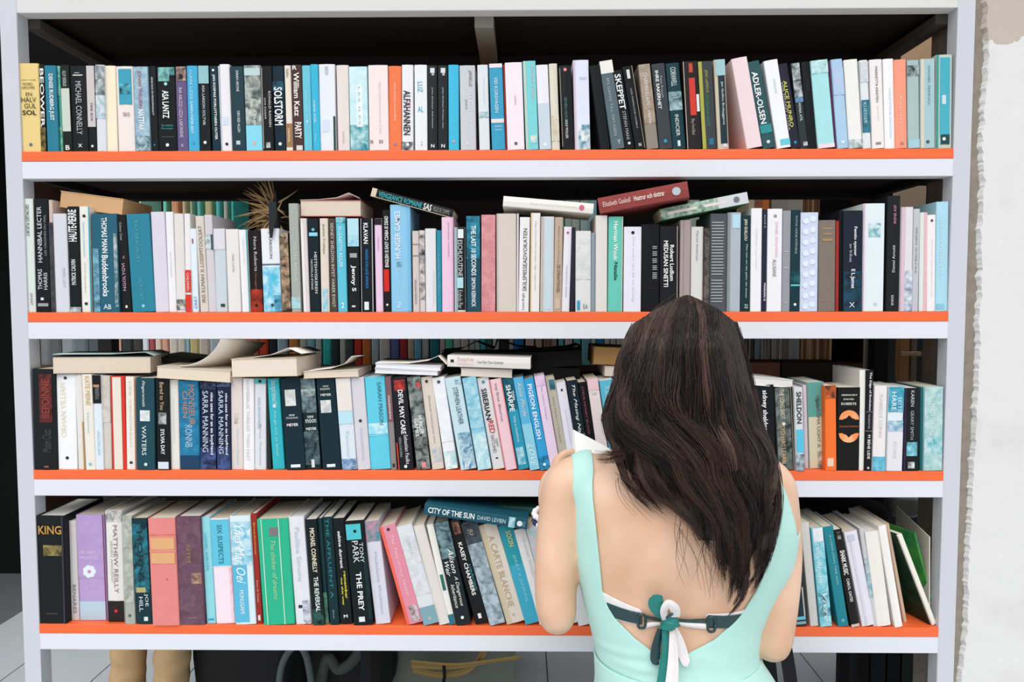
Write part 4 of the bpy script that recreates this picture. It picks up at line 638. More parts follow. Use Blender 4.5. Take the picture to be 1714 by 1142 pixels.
def upright_row(tab, ri, sname):
    zt = ZT[ri]; rows = [l for l in tab.strip().split('\n') if l.strip()]
    out = []
    for i, l in enumerate(rows):
        fs = l.split('|'); a = fs[0].split(',')
        xt0, xt1, xb0, xb1, yt = map(float, a[:5]); hexc, cn = a[5], a[6]
        if len(a) > 7: py = float(a[7])
        else: py = random.choice([.001, .002, .003, .0045]) if ri < 2 else random.choice([-.001, .001, .003, .005])
        if xb1-xb0 < 7: py += .004
        A = U(xt0, yt, py); B = U(xt1, yt, py)
        # foot line: the spine's own plane where it meets the shelf
        def foot(px):
            y0 = 250.+269*ri
            for _ in range(6):
                p = U(px, y0, py); y0 += (p.z-zt)*798
            return U(px, y0, py)
        C0, C1 = foot(xb0), foot(xb1)
        wt, wb_ = B.x-A.x, C1.x-C0.x
        w = max(.0035, .5*(wt+wb_)-.0004)
        topc = (A+B)/2; botc = (C0+C1)/2; botc.z = zt
        lean = math.atan2(topc.x-botc.x, topc.z-botc.z)
        h = (topc-botc).length - w*.5*abs(math.sin(lean))
        root = empty('book', (0, 0, 0))
        piv = botc.x-w/2*math.cos(lean) if lean < 0 else botc.x+w/2*math.cos(lean)
        R_ = Matrix.Rotation(lean, 4, 'Y')
        off = Vector((0, 0, 0)) if lean < 0 else Vector((-w, 0, 0))
        yaw = 0
        if 'pages' in cn: yaw = 0
        root.matrix_world = Matrix.Translation((piv, py, zt+.0004)) @ R_ @ Matrix.Translation(off)
        d = min(.135, max(.105, h*.62)) if ri < 3 else min(.16, h*.62)
        cover = mat(hexc, .48, .05, 40, .18, 0, 'cover')
        if cn == 'faded pink': cover = art_mat('C98086', 'D89A9C', 40)
        pg = page_mat(random.choice(PAGES))
        hard = h > .235 and w > .022
        cvo = book_parts(root, w, d, h, cover, pg, hard=hard)
        feats(cvo, w, h, fs[1:])
        cn = cn.replace(' pages', '')
        rec = dict(o=root, cn=cn, w=w, h=h, fs=fs[1:], s=sname, lean=lean, ri=ri)
        out.append(rec)
    n = len(out)
    avg = sorted(r['h'] for r in out)[n//2]
    for i, r in enumerate(out):
        size = 'thin ' if r['w'] < .0135 else 'thick ' if r['w'] > .034 else ''
        low = 'short ' if r['h'] < avg*.87 else 'tall ' if r['h'] > avg*1.09 else ''
        lean = 'leaning ' if abs(r['lean']) > .12 else ''
        T = [q.split(',') for q in r['fs'] if q.startswith('T')]
        P = [q.split(',') for q in r['fs'] if q[0] in 'PA' and len(q.split(',')) >= 4]
        ex = ''
        big = [q for q in T if len(q[1]) > 4]
        if big:
            q = max(big, key=lambda q: (float(q[3])-float(q[2]))*(float(q[5])-float(q[4])))
            ex = ' with %s %slettering' % ('faint' if colname(q[6]) in r['cn'] else colname(q[6]), 'bold ' if q[-1] == 'b' else 'upright ' if q[7] == 'h' else '')
        elif P:
            q = max(P, key=lambda q: float(q[2])-float(q[1])); zc = (float(q[1])+float(q[2]))/2
            ex = ' with %s %s' % (colname(q[3]), 'top band' if zc < .33 else 'foot band' if zc > .67 else 'middle panel')
        else: ex = ' with plain spine'
        r['d'] = size+low+lean+r['cn']+' book'+ex
        r['short'] = r['cn']
    for i, r in enumerate(out):
        if i == 0: tail = ', leftmost on %s shelf' % sname
        elif i == n-1: tail = ', rightmost on %s shelf' % sname
        else: tail = ', %s shelf between %s and %s' % (sname, out[i-1]['short'], out[i+1]['short'])
        r['label'] = r['d']+tail
        r['i'] = i+1
    from collections import Counter
    c = Counter(r['label'] for r in out)
    for r in out:
        lb = r['label']
        if len(lb.split()) > 16: lb = r['d'].split(' with ')[0]+lb[len(r['d']):]
        if c[lb] > 1: print('DUP', lb); lb = '%s, number %d from left on %s shelf' % (r['d'], r['i'], sname)
        c[lb] += 1
        tag(r['o'], lb, 'book', 'books standing on the %s shelf' % sname)
    return out
R1 = upright_row(ROW1, 0, 'top')
R2 = upright_row(ROW2, 1, 'second')
R3 = upright_row(ROW3, 2, 'third')
R4 = upright_row(ROW4, 3, 'bottom')

# ---- books lying on top of the standing ones
def lying(l, r, th, d, Y, label, cov, pgc='E6DCC8', spine=True, fs=(), yaw=0., group='books lying on top of the rows', flap=None, hard=False, fcol=None, name='book', cat='book'):
    """l, r = upper left and right corners of the front face, th = thickness there"""
    A = U(l[0], l[1], Y); B = U(r[0], r[1], Y); h = (B-A).length
    w = th/F*(Y-CAMY)
    tilt = math.atan2(-(B.z-A.z), B.x-A.x)
    root = empty(name)
    root.matrix_world = Matrix.Translation(A) @ Matrix.Rotation(yaw, 4, 'Z') @ Matrix.Rotation(tilt+math.pi/2, 4, 'Y')
    cvo = book_parts(root, w, d, h/max(.5, math.cos(yaw)), mat(cov, .48, .05, 40, .18, 0, 'cover'), page_mat(pgc), front=spine, hard=hard)
    if fs:
        # printed along the spine: z runs left to right, so lettering reads level
        feats2(cvo, w, h/max(.5, math.cos(yaw)), fs)
    if flap:
        # a bent sheet rising from the upper face: list of (along 0..1, lift m)
        v = []; f = []; nn = len(flap)
        for (s_, lf) in flap:
            v += [(-lf, .002, s_*h), (-lf-.0008, .002, s_*h), (-lf*.8, d*.9, s_*h), (-lf*.8-.0008, d*.9, s_*h)]
        for i in range(nn-1):
            a, b_ = i*4, i*4+4
            f += [(a, b_, b_+2, a+2), (a+1, a+3, b_+3, b_+1), (a, a+1, b_+1, b_), (a+2, b_+2, b_+3, a+3)]
        link('lifted_cover' if fcol else 'lifted_page', pyd('sheet', v, f, True), mat(fcol or 'EDE6DA', .7), root)
    tag(root, label, cat, group)
    return root
def feats2(root, w, h, fs):
    """spine print for a lying book: x1..x2 along the length, band across the thickness"""
    lay = 0
    for q in fs:
        q = q.split(','); lay += 1; y = -.0014-.00016*lay
        z0, z1 = (float(q[2]), float(q[3])) if q[0] == 'T' else (float(q[1]), float(q[2]))
        if q[0] == 'P':
            x0, x1 = (float(q[4]), float(q[5])) if len(q) > 5 else (.02, .98)
            link('spine_panel', box_me(x0*w, x1*w, y, -.0002, z0*h, z1*h), mat(q[3], .42), root)
        elif q[0] == 'A':
            x0, x1 = (float(q[5]), float(q[6])) if len(q) > 6 else (.02, .98)
            link('spine_picture', box_me(x0*w, x1*w, y, -.0002, z0*h, z1*h), art_mat(q[3], q[4]), root)
        elif q[0] == 'C':
            disc('emblem', w*.5, z0*h, w*.26, y-.0003, mat(q[3], .4), root)
        elif q[0] == 'T':
            x0, x1 = float(q[4]), float(q[5])
            M = Matrix.Translation((w*(x0+x1)/2, y-.0005, h*(z0+z1)/2)) @ FACE @ Matrix.Rotation(math.pi/2, 4, 'Z')
            text_obj(q[1], h*(z1-z0), w*(x1-x0), mat(q[6], .45, 0), root, M, q[7] if len(q) > 7 else '')
# second shelf
lying((101, 319), (207, 333), 27, .12, .02, 'fawn paged book lying tilted above black books, left end of second shelf', 'D8B48C', 'D9AE84', False)
lying((502, 335), (604, 335), 27, .13, .012, 'cream paged book with curled top page lying above dark spines on second shelf', 'B05048', 'E4D2C0', False, flap=[(0, .0), (.3, .001), (.6, .005), (.8, .015), (.98, .004)])
lying((624, 314), (760, 351), 15, .11, .002, 'slim black book with teal lettering tilted over the light blue one', '14181A', fs=['P,.0,.06,D8C8B0', 'T,VENGEANCE ROMAINE,.09,.62,.2,.8,3CA8AC,b', 'T,SAS,.64,.74,.15,.85,E8E8E4,b', 'T,REGLE DE COMPTE,.76,.96,.25,.75,9a9a98', 'P,.0,1,C8B8A0,.9,.97'])
lying((843, 328), (994, 341), 17, .12, .0, 'white book lying flat above the grey and white spines on second shelf', 'ECE8E0', 'DECFAE', fs=['C,.87,0,D06A80', 'T,Ruth Rendell Den hemliga,.3,.82,.4,.6,D4CCC4'])
lying((1000, 332), (1144, 308), 26, .11, -.004, 'brownish red book with white lettering lying sloped on second shelf', '90423F', 'E4CFAC', fs=['T,Elisabeth Gaskell,.05,.36,.3,.62,E8D0C8', 'T,Hustrur och dottrar,.4,.74,.3,.62,EEDCD4,b', 'C,.87,0,B8C0C8'], yaw=-.18)
lying((1104, 350), (1248, 322), 19, .11, .003, 'green and white patterned book lying sloped beneath the brownish red one', '4E7C5C', 'D8C4A0', fs=['A,0,.66,2f6a48,B8CCBC', 'P,.66,1,D0D2D6', 'P,.08,.42,E4D8D4,.4,.62', 'P,.5,.76,E4D8D8,.4,.62', 'C,.87,0,70747c'], yaw=-.04)
# third shelf
lying((87, 597), (240, 598), 30, .12, -.008, 'thick cream paged book lying leftmost above third shelf with lifted pale cover', '2a2c2c', 'E4D4C0', False, flap=[(0, .004), (.3, .004), (.6, .004), (.95, .008), (1.05, .0)], yaw=.15, fcol='BCD4CC')
lying((256, 596), (318, 603), 10, .14, .09, 'black covered book lying flat beside the thick cream paged one', '121414', '2a2a28', False)
lying((262, 613), (386, 621), 20, .13, -.01, 'open cream paged book with a tall curling page above third shelf', 'D8CCB8', 'E8D8C4', False)
lying((386, 601), (500, 598), 31, .13, -.01, 'thick cream paged book with folded up cover lying above turquoise spine', 'CFC0A8', 'E9DCCB', False, flap=[(.3, .001), (.6, .006), (.88, .02), (1.08, .007)], yaw=-.1)
lying((507, 622), (600, 619), 12, .13, -.006, 'slim cream paged book with one page curling up, above black flower spines', 'E0D4C4', 'E4D4C2', False, flap=[(.1, .0), (.5, .004), (.75, .013), (.88, .028), (1.05, .028)])
lying((628, 608), (738, 613), 8, .14, .0, 'white magazine lying upper of two above the cyan book', 'E4E4EA', 'ECECF0', False, flap=[(0, .0), (.5, .002), (.8, .01), (.95, .021), (1.08, .003)], name='magazine', cat='magazine', group='magazines above the third shelf')
lying((627, 617), (733, 621), 8, .15, -.004, 'white magazine lying lower of two above the cyan book', 'DCDCE4', 'ECECF0', False, name='magazine', cat='magazine', group='magazines above the third shelf')
lying((749, 595), (888, 599), 19, .12, -.004, 'white book with pink script lettering lying above third shelf', 'E4DED8', 'D8B890', fs=['P,.04,.08,2a2a2c,.35,.6', 'T,Sophie,.12,.32,.1,.55,D8A8A8', 'T,KINSELLA,.12,.32,.62,.8,E0C0BC', 'T,I let Out Your Summer,.36,.68,.35,.6,5a5a60'], yaw=-.05)
lying((771, 616), (858, 619), 14, .11, .0, 'cream paged book lying beneath the white book with pink script', 'D0C8BC', 'E6DCD0', False)
for q in (((738, 592), (900, 590), 16, 'black covered book with peaked cover lying behind the pink script book', [(0, .004), (.2, .008), (.36, .026), (.55, .008), (.58, .03), (.8, .012), (1, .008)]),
          ((868, 592), (974, 586), 26, 'black covered book lying nearest the woman above third shelf', [(0, .005), (.4, .004), (.8, .006), (.97, .012), (1.0, .0)]),
          ((745, 612), (972, 617), 22, 'long black portfolio lying under the other black covered books', None)):
    lying(q[0], q[1], q[2], .12, .075, q[3], '121315', '1c1c1c', False, flap=q[4], fcol='121315')
lying((994, 580), (1080, 584), 30, .13, .06, 'brown paged thick book lying on others, touching the hair outline', '9C7448', 'B8905C', False)
lying((1012, 613), (1072, 615), 17, .13, .05, 'cream paged book lying under the brown paged thick book', 'C8BCA8', 'E0D8CC', False)
lying((1247, 630), (1336, 638), 14, .13, -.012, 'white paperback lying on the black and grey spines right of the hair', 'EAE8E4', 'ECEAE6', False, yaw=.22)
# a curling page standing up from the open book
cur = []
for i in range(15):
    t = i/14; a = t*1.9
    cur.append((300+30*math.sin(a)*1.1+t*38, 613-46*(1-math.cos(a))/1.32))
v = []; f = []
for i, (x, y) in enumerate(cur):
    p = U(x, y, -.008); q = U(x+26+i*3.6, y+(3 if i < 9 else 6)+(14-i)*1.2, .11)
    v += [p, p+Vector((0, 0, .0009)), q, q+Vector((0, 0, .0009))]
for i in range(14):
    a, b_ = i*4, i*4+4
    f += [(a, b_, b_+2, a+2), (a+1, a+3, b_+3, b_+1), (a, a+1, b_+1, b_), (a+2, b_+2, b_+3, a+3)]
op = [o for o in COL.objects if o.get('label', '').startswith('open cream paged')][0]
cp_ = link('curled_page', pyd('curled_page', v, f, True), mat('EFE6DA', .7, .04)); 
bpy.context.view_layer.update()
cp_.parent = op; cp_.matrix_parent_inverse = op.matrix_world.inverted()
# bottom shelf
lying((711, 844), (884, 867), 18, .11, -.02, 'teal book with white capitals lying tilted above bottom shelf spines', '1D5262', 'E4DCCC', fs=['T,CITY OF THE SUN,.04,.49,.2,.75,ECF2F2,b', 'T,DAVID LEVIEN,.52,.79,.3,.68,C8DCE0', 'A,.82,.88,B8DCE4,5c98a8', 'C,.925,0,E0E8E8', 'T,SIGNET,.95,.98,.25,.75,88A8B0'], yaw=-.05)
lying((796, 846), (905, 850), 12, .13, .035, 'dark green book lying behind the tilted teal one', '2c5446', 'DCDCD0', yaw=.0)
lying((856, 868), (905, 868), 18, .12, .03, 'cream paged book lying under the tilted teal one beside the elbow', 'C4B498', 'DCCBB0', False)

# ---- thin green booklets and a printed sheet leaning at the right end of the bottom shelf
def slab(name, TL, TR, BR, BL, t, m, label=None, cat=None, group=None, extra=None):
    """a booklet standing between four world corners, t thick"""
    P = [Vector(p) for p in (TL, TR, BR, BL)]
    n = (P[1]-P[0]).cross(P[3]-P[0]).normalized()*t
    root = empty(name, P[3])
    Q = [p-P[3] for p in P]
    link('cover', pyd(name, [*Q, *[q+n for q in Q]], [(0, 1, 2, 3), (7, 6, 5, 4), (0, 4, 5, 1), (1, 5, 6, 2), (2, 6, 7, 3), (3, 7, 4, 0)]), m, root)
    if extra:
        k = n*.8; c = (Q[0]+Q[1]+Q[2]+Q[3])/4
        I = [c+(q-c)*.985+n*.1 for q in Q]
        out_ = (Q[0]-Q[1]).normalized()*.0015
        I = [q+out_ if i in (0, 3) else q for i, q in enumerate(I)]
        link('page_block', pyd('page_block', [*I, *[q+k for q in I]], [(0, 1, 2, 3), (7, 6, 5, 4), (0, 4, 5, 1), (1, 5, 6, 2), (2, 6, 7, 3), (3, 7, 4, 0)]), page_mat(extra), root)
    tag(root, label, cat, group)
    return root
zt = ZT[3]
def gp(px, py, Y): return U(px, py, Y)
for (tx, ty, bx, dx, t, hx, lb, ex, Y0) in (
    (1499, 895, 1556, -.062, .004, '1c3a28', 'dark green booklet leaning right, its cover facing left', None, .012),
    (1503, 897, 1561, -.055, .011, 'E8E2D0', 'cream booklet leaning right between the two green ones', 'EFEBE0', .008),
    (1530, 893, 1567, -.05, .004, '58A848', 'bright green booklet leaning against the right post', None, .03)):
    T0 = U(tx, ty, Y0); B0 = U(bx, 1046, Y0); B0.z = zt+.001
    T1 = T0+Vector((dx, .15, 0)); B1 = B0+Vector((dx*.7, .15, 0)); 
    slab('booklet', T0, T1, B1, B0, -t, art_mat(hx, '0f2418' if hx == '1c3a28' else '2c7c48' if hx == '58A848' else 'F0ECE0', 25), lb, 'booklet', 'booklets at the right end of the bottom shelf', ex)
sh = slab('printed_sheet', (BW-.012, .02, zt+.19), (BW-.006, .17, zt+.215), (BW-.004, .17, zt+.002), (BW-.007, .02, zt+.002), .002, mat('DED6C8', .7), 'cream printed sheet standing against the right post on bottom shelf', 'sheet')
for k in range(14):
    link('print_line', box_me(-.0034-.0002, -.0028, .03, .03+random.uniform(.05, .085), .165-k*.008, .1666-k*.008), mat('5a5a60', .7), sh).rotation_euler = (0, 0, 0)
# ------------------------------------------------------------ second bookcase standing behind, seen through the gaps
RY = .58
rc = empty('rear_bookcase', (0, RY, 0)); tag(rc, 'dark old bookcase standing behind the white one, seen through its gaps', 'bookcase')
brown = mat('4a342a', .7, .2, 10)
zA = U(600, 611, RY).z; zB = zA+.33; zC = zA-.31; zD = zC-.30
for z, x0, x1 in ((zA, -.38, 2.09), (zB, -.38, 2.09), (zC, -.38, 2.09), (zD, -.38, 2.09), (2.13, -.38, 2.09)):
    bev_box('rear_shelf', x0, x1, 0-.012, .17, z-.018, z, brown, rc, .001)
for x0 in (-.4, 2.065):
    bev_box('rear_post', x0, x0+.025, -.012, .17, zD-.05, 2.14, brown, rc, .001)
for x0, yy in ((.56, .02), (2.05, .02), (.56, .14), (2.05, .14)):
    bev_box('rear_leg', x0, x0+.03, yy, yy+.03, 0, zD-.018, mat('17181a', .7), rc, .001)
bev_box('rear_panel', -.4, 2.09, .17, .18, zD-.05, 2.14, mat('171412', .9, .2), rc, .001)
pl = U(1500, 120, RY); pr = U(1556, 62, RY)
bev_box('plywood_gusset', pl.x, pr.x, -.03, -.022, pl.z-.05, pr.z, mat('D0AE8C', .7, .08, 14), rc, .001)
pl = U(1466, 352, RY); pr = U(1541, 314, RY)
bev_box('plywood_gusset', pl.x, pr.x, -.03, -.022, pl.z-.1, pr.z, mat('CDB69C', .7, .08, 14), rc, .001)
def brt(h, k=1.9):
    c = [int(h[i:i+2], 16) for i in (0, 2, 4)]; k = min(k, 236/max(c))
    return ''.join('%02X' % int(q*k) for q in c)
unit = box_me(0, 1, 0, 1, 0, 1, 'rear_book')
def rear_row(cells, z, hs, sname, dstk=.12):
    out = []
    for (a, b_, hx, cn) in cells:
        p0 = U(a, 608 if z == zA else 345, RY).x; p1 = U(b_, 608, RY).x; w = p1-p0-.0008
        h = random.uniform(*hs); bu = w*.07
        v = [(0, dstk, 0), (0, .001, 0), (w*.2, -bu, 0), (w*.8, -bu, 0), (w, .001, 0), (w, dstk, 0)]
        v += [(x, y, h) for x, y, _ in v]
        f = [(i, (i+1) % 6, (i+1) % 6+6, i+6) for i in range(6)]+[(5, 4, 3, 2, 1, 0), (6, 7, 8, 9, 10, 11)]
        o = link('book', pyd('rear_book', v, f), mat(brt(hx), .5, .18, 50), None, (p0, RY+random.uniform(0, .006), z+.0004))
        out.append((o, cn, hx))
    n = len(out)
    for i, (o, cn, hx) in enumerate(out):
        prv = 'left post' if i == 0 else out[i-1][1]; nx = 'right end' if i == n-1 else out[i+1][1]
        ax = U(0, 0, RY); px_ = cells[i][0]
        an = 'thick cream paged book' if px_ < 255 else 'open curling book' if px_ < 395 else 'folded cover book' if px_ < 522 else 'slim curling book' if px_ < 614 else 'white magazines' if px_ < 742 else 'pink script book' if px_ < 892 else 'black covers' if px_ < 990 else 'brown paged book'
        if 'second' in sname: an = 'lavender and white spines' if px_ < 400 else 'white lying book' if px_ < 1100 else 'green lying book'
        lb_ = '%s book between %s and %s, dim row behind %s, above %s' % (cn, prv, nx, sname, an)
        if len(lb_.split()) > 16: lb_ = lb_.replace(', dim row behind', ' behind')
        if len(lb_.split()) > 16: lb_ = lb_.replace('book between', 'between')
        tag(o, lb_, 'book', 'books in the dim row behind the %s' % sname); continue
        tag(o, '%s book number %d from left in the dim row behind the %s, between %s and %s' % (cn, i+1, sname, prv, nx), 'book', 'books in the dim row behind the %s' % sname)
        if len(o['label'].split()) > 16: o['label'] = '%s book, number %d from left in the dim row behind the %s' % (cn, i+1, sname)
    return out
cA = """68-84-3a3c3c-grey,84-104-2c2e2e-black,104-126-45484a-grey,126-148-33383a-dark grey,148-168-292c2e-black,170-190-8f919c-lavender,191-202-8a6e62-brown,204-222-1a1c1e-black,223-239-22201f-black,240-250-8f9498-grey,251-260-5a2c30-dark red,261-271-c9bba8-cream,271-282-8c6c5c-brown,283-298-c8c4ba-pale grey,299-311-bcb4ac-beige,312-318-8fb4bc-light blue,318-333-c8bb84-yellow,334-352-b8b0a4-beige,352-372-6e787c-grey,372-400-9a8a78-tan,402-414-8c847c-grey,415-433-a4653c-orange brown,434-449-b8432c-red,450-464-181c20-black,465-482-9ab4c0-pale blue,484-500-c88a50-orange,501-514-7c8078-grey,515-527-7cb0bc-light blue,528-538-7a8480-grey,540-555-2c9088-teal,556-568-22282a-black,569-579-7c807c-grey,580-592-2e3436-black,593-606-b03a28-red,607-621-cc7838-orange,622-634-8ca0a4-grey blue,635-653-d0d0cc-white,654-668-3c4468-navy,669-682-6a2428-dark red,683-693-d2c2a4-cream,694-705-7cbcd4-blue,706-718-d4d8d8-white,720-735-1e5058-dark teal,736-745-d0c8c0-cream,746-758-4a9a80-green,759-771-dcdcd8-white,772-784-d0c8bc-cream,785-795-dcdcdc-white,796-803-9aa4a8-grey,804-813-4cb0bc-aqua,813-824-26463c-dark green,825-836-d8d8d8-white,838-851-1e2022-black,852-860-c0bab4-beige,861-877-2870b0-blue,880-894-d4c8b8-cream,896-908-b8a898-tan,910-921-5c4438-brown,922-932-6c6460-grey,935-944-6cbcc8-aqua,946-958-ccc4b8-cream,960-972-58a8a4-teal,974-989-74bcc8-aqua,990-997-c0c8c8-pale grey,998-1011-2c6c9c-blue,1012-1021-dcdcd8-white,1022-1031-a8a09c-grey,1032-1044-dcd8d0-white"""
def parse(s): return [(float(q.split('-')[0]), float(q.split('-')[1]), q.split('-')[2], q.split('-')[3]) for q in s.replace('\n', '').split(',')]
RA = rear_row(parse(cA), zA, (.205, .225), 'third shelf')
cB = """232-243-8c8c84-grey,272-285-4c8c80-teal green,286-304-cc9870-tan,305-317-c8bca0-cream,318-328-98a890-green,329-341-4c8484-teal,343-360-b8b088-yellow,361-373-4c9c9c-aqua,374-385-d0d0c4-white,386-396-3c9894-teal,932-944-5c8c78-green,946-957-90a8a0-grey green,958-970-a8b4a8-pale green,972-984-9ab0b0-grey,985-998-88b0b8-light blue,1156-1168-a0b0a8-grey,1254-1260-c8b8a0-beige,1262-1274-5a3c2c-brown,1275-1284-a05c34-orange brown"""
RBk = rear_row(parse(cB), zB, (.19, .215), 'second shelf')
# bundles of loose paper and worn volumes
def bundle(x0, x1, z, h, cols, label, jag=0., n=10, Y=RY):
    root = empty('paper_bundle', (U(x0, 600, Y).x, Y, z)); W_ = U(x1, 600, Y).x-U(x0, 600, Y).x
    for i in range(n):
        a = W_*i/n; b_ = W_*(i+1)/n; sk = random.uniform(-jag, jag)
        v = [(a, 0, 0), (b_-.0006, 0, 0), (b_-.0006, .1, 0), (a, .1, 0), (a+sk, random.uniform(-.004, .002), h), (b_-.0006+sk, random.uniform(-.004, .002), h), (b_+sk, .1, h), (a+sk, .1, h)]
        link('paper_section', pyd('section', v, BOXF), mat(random.choice(cols), .85, .12, 80), root)
    tag(root, label, 'papers')
bundle(1340, 1392, zA, .22, ['9c7a54', 'b89468', '7c5c40', 'c8a880'], 'brown bundle of old page blocks behind the third shelf, right of hair', .002, 12)
bundle(1319, 1338, zA, .22, ['a8a8a8', 'b8b8b8'], 'pale grey wrapped volume behind third shelf beside the brown bundle', 0, 2)
bundle(1272, 1318, zA, .21, ['a8a49c', '8c8880', 'c8c4bc', '6c6860'], 'grey frayed loose papers behind third shelf, next to pale grey volume', .006, 16)
bundle(1241, 1262, zA, .21, ['a8a49c', '5c5850', 'b8b4a8'], 'narrow frayed paper stack behind third shelf just right of hair', .008, 7)
bundle(1263, 1271, zA, .215, ['9cacb8'], 'slim blue grey folder between two frayed paper stacks', 0, 2)
bundle(1340, 1367, zB, .2, ['b89468', 'c8a880', '7c5c40'], 'tan bundle of page blocks behind the second shelf', .001, 8)
bundle(1287, 1339, zB, .2, ['b0aca0', 'bcb8ac'], 'wide grey cloth bound volume behind the second shelf', 0, 2)
# right end behind third shelf: grey post, pale boards, a wooden offcut
def board(name, x0, x1, y0, y1, Y, d, hx, label, cat):
    a = U(x0, y1, Y); b_ = U(x1, y0, Y)
    o = bev_box(name, a.x, b_.x, Y, Y+d, a.z, b_.z, mat(hx, .75, .12, 16), None, .0012); tag(o, label, cat); return o
board('steel_strip', 1447, 1456, 560, 640, .37, .012, 'a8a8a0', 'narrow pale grey upright strip behind right end of third shelf', 'strip')
board('blue_grey_panel', 1461, 1485, 556, 622, .385, .01, '98a4b0', 'blue grey upright board behind right end of third shelf', 'board')
board('wood_offcut', 1504, 1523, 556, 640, .34, .02, 'b4845c', 'upright orange brown wooden offcut behind right end of third shelf', 'wood')
board('wood_offcut', 1524, 1536, 556, 640, .345, .02, '8c7c6c', 'upright grey brown wooden offcut behind right end of third shelf', 'wood')
board('wood_chip', 1508, 1543, 589, 596, .325, .012, 'c8ac8c', 'small flat wooden chip sticking out across the upright offcuts', 'wood')
board('carton', 1252, 1306, 607, 640, .2, .1, '6c4434', 'rusty brown carton behind the white paperback right of the hair', 'box')
board('carton', 1308, 1414, 607, 640, .22, .1, '2c2420', 'dark low carton behind the orange book on third shelf', 'box')
board('carton', 1340, 1362, 329, 352, .33, .05, '8c8c88', 'hidden pale carton behind second shelf', 'box') if False else None
# bottom shelf back: dark bag heap and light packet
def blob(name, c, r, m, label=None, cat=None, parent=None, sub=3, amp=.12, fr=6., group=None):
    bm = bmesh.new(); bmesh.ops.create_icosphere(bm, subdivisions=sub, radius=1)
    for v_ in bm.verts:
        p = v_.co.copy(); k = 1+amp*noise.noise(p*fr*.35+Vector(c)*3)
        q = Vector((abs(p.x)**.75*math.copysign(1, p.x), abs(p.y)**.75*math.copysign(1, p.y), abs(p.z)**.75*math.copysign(1, p.z)))
        v_.co = Vector((q.x*r[0], q.y*r[1], q.z*r[2]))*k
    me = bpy.data.meshes.new(name); bm.to_mesh(me); bm.free()
    me.polygons.foreach_set('use_smooth', [True]*len(me.polygons))
    o = link(name, me, m, parent, c)
    if label: tag(o, label, cat, group)
    return o
p = U(1400, 858, .24); blob('black_bundle', p, (.13, .05, .035), mat('0e0e10', .8), 'black cloth bundle stuffed above the books, right of the woman on bottom shelf', 'cloth')
p = U(1512, 846, .25); blob('plastic_packet', p, (.038, .03, .03), mat('9a9a9a', .35, .1), 'crumpled grey plastic packet at right rear of bottom shelf', 'packet')

# ---- dried plant stuck among the books on the second shelf
pc = U(462, 362, .09)
pt = empty('dried_plant', pc)
stem = tube([(0, .0, -.13), (.002, 0, -.06), (.003, -.004, .0), (.001, -.006, .045)], [.004, .006, .009, .004], 8)
link('stem', pyd('stem', *stem, smooth=True), mat('1c2024', .7), pt)
lm = [mat('C09C70', .7, .2), mat('C8A878', .7, .2), mat('5a4434', .8, .2), mat('26221f', .8, .2)]
for i in range(110):
    a = random.choice([random.uniform(math.radians(100), math.radians(255))]*3+[random.uniform(0, math.radians(360))])
    Ln = random.uniform(.035, .092)*(1 if math.cos(a) < 0 else .7); w_ = random.uniform(.0014, .0032)
    d = Vector((math.cos(a), random.uniform(-.5, .3), math.sin(a))).normalized()
    s_ = Vector((-d.z, .3, d.x)).normalized()
    z0 = random.uniform(-.015, .03); base = Vector((0, -.004, z0)); dr = random.uniform(-.012, .01)
    v = []
    for k in range(5):
        t = k/4; c = base+d*Ln*t+Vector((0, 0, dr*t*t)); ww = w_*(1-t)*(1 if t > 0 else .6)+.0002
        v += [c-s_*ww, c+s_*ww, c+Vector((0, -.0008, 0))]
    f = []
    for k in range(4):
        q = k*3; f += [(q, q+3, q+5, q+2), (q+2, q+5, q+4, q+1), (q, q+1, q+4, q+3)]
    link('leaf', pyd('leaf', v, f), random.choice(lm[:3]) if math.cos(a) < .3 else random.choice(lm), pt)
rb = U(456, 362, -.004); rr = [rb+Vector((0, 0, .03)), rb+Vector((.001, -.001, 0)), rb+Vector((-.003, -.001, -.025)), rb+Vector((-.004, 0, -.045))]
v = []
for i, q in enumerate(rr):
    w_ = [.008, .008, .005, .002][i]; q = q-pc
    v += [q+Vector((-w_, 0, 0)), q+Vector((w_, 0, 0)), q+Vector((w_, .002, 0)), q+Vector((-w_, .002, 0))]
link('ribbon', pyd('ribbon', *loft([v[i*4:i*4+4] for i in range(4)])), mat('20282c', .7), pt)
tag(pt, 'spiky dried brown plant with dark ribbon poking out above second shelf', 'plant')

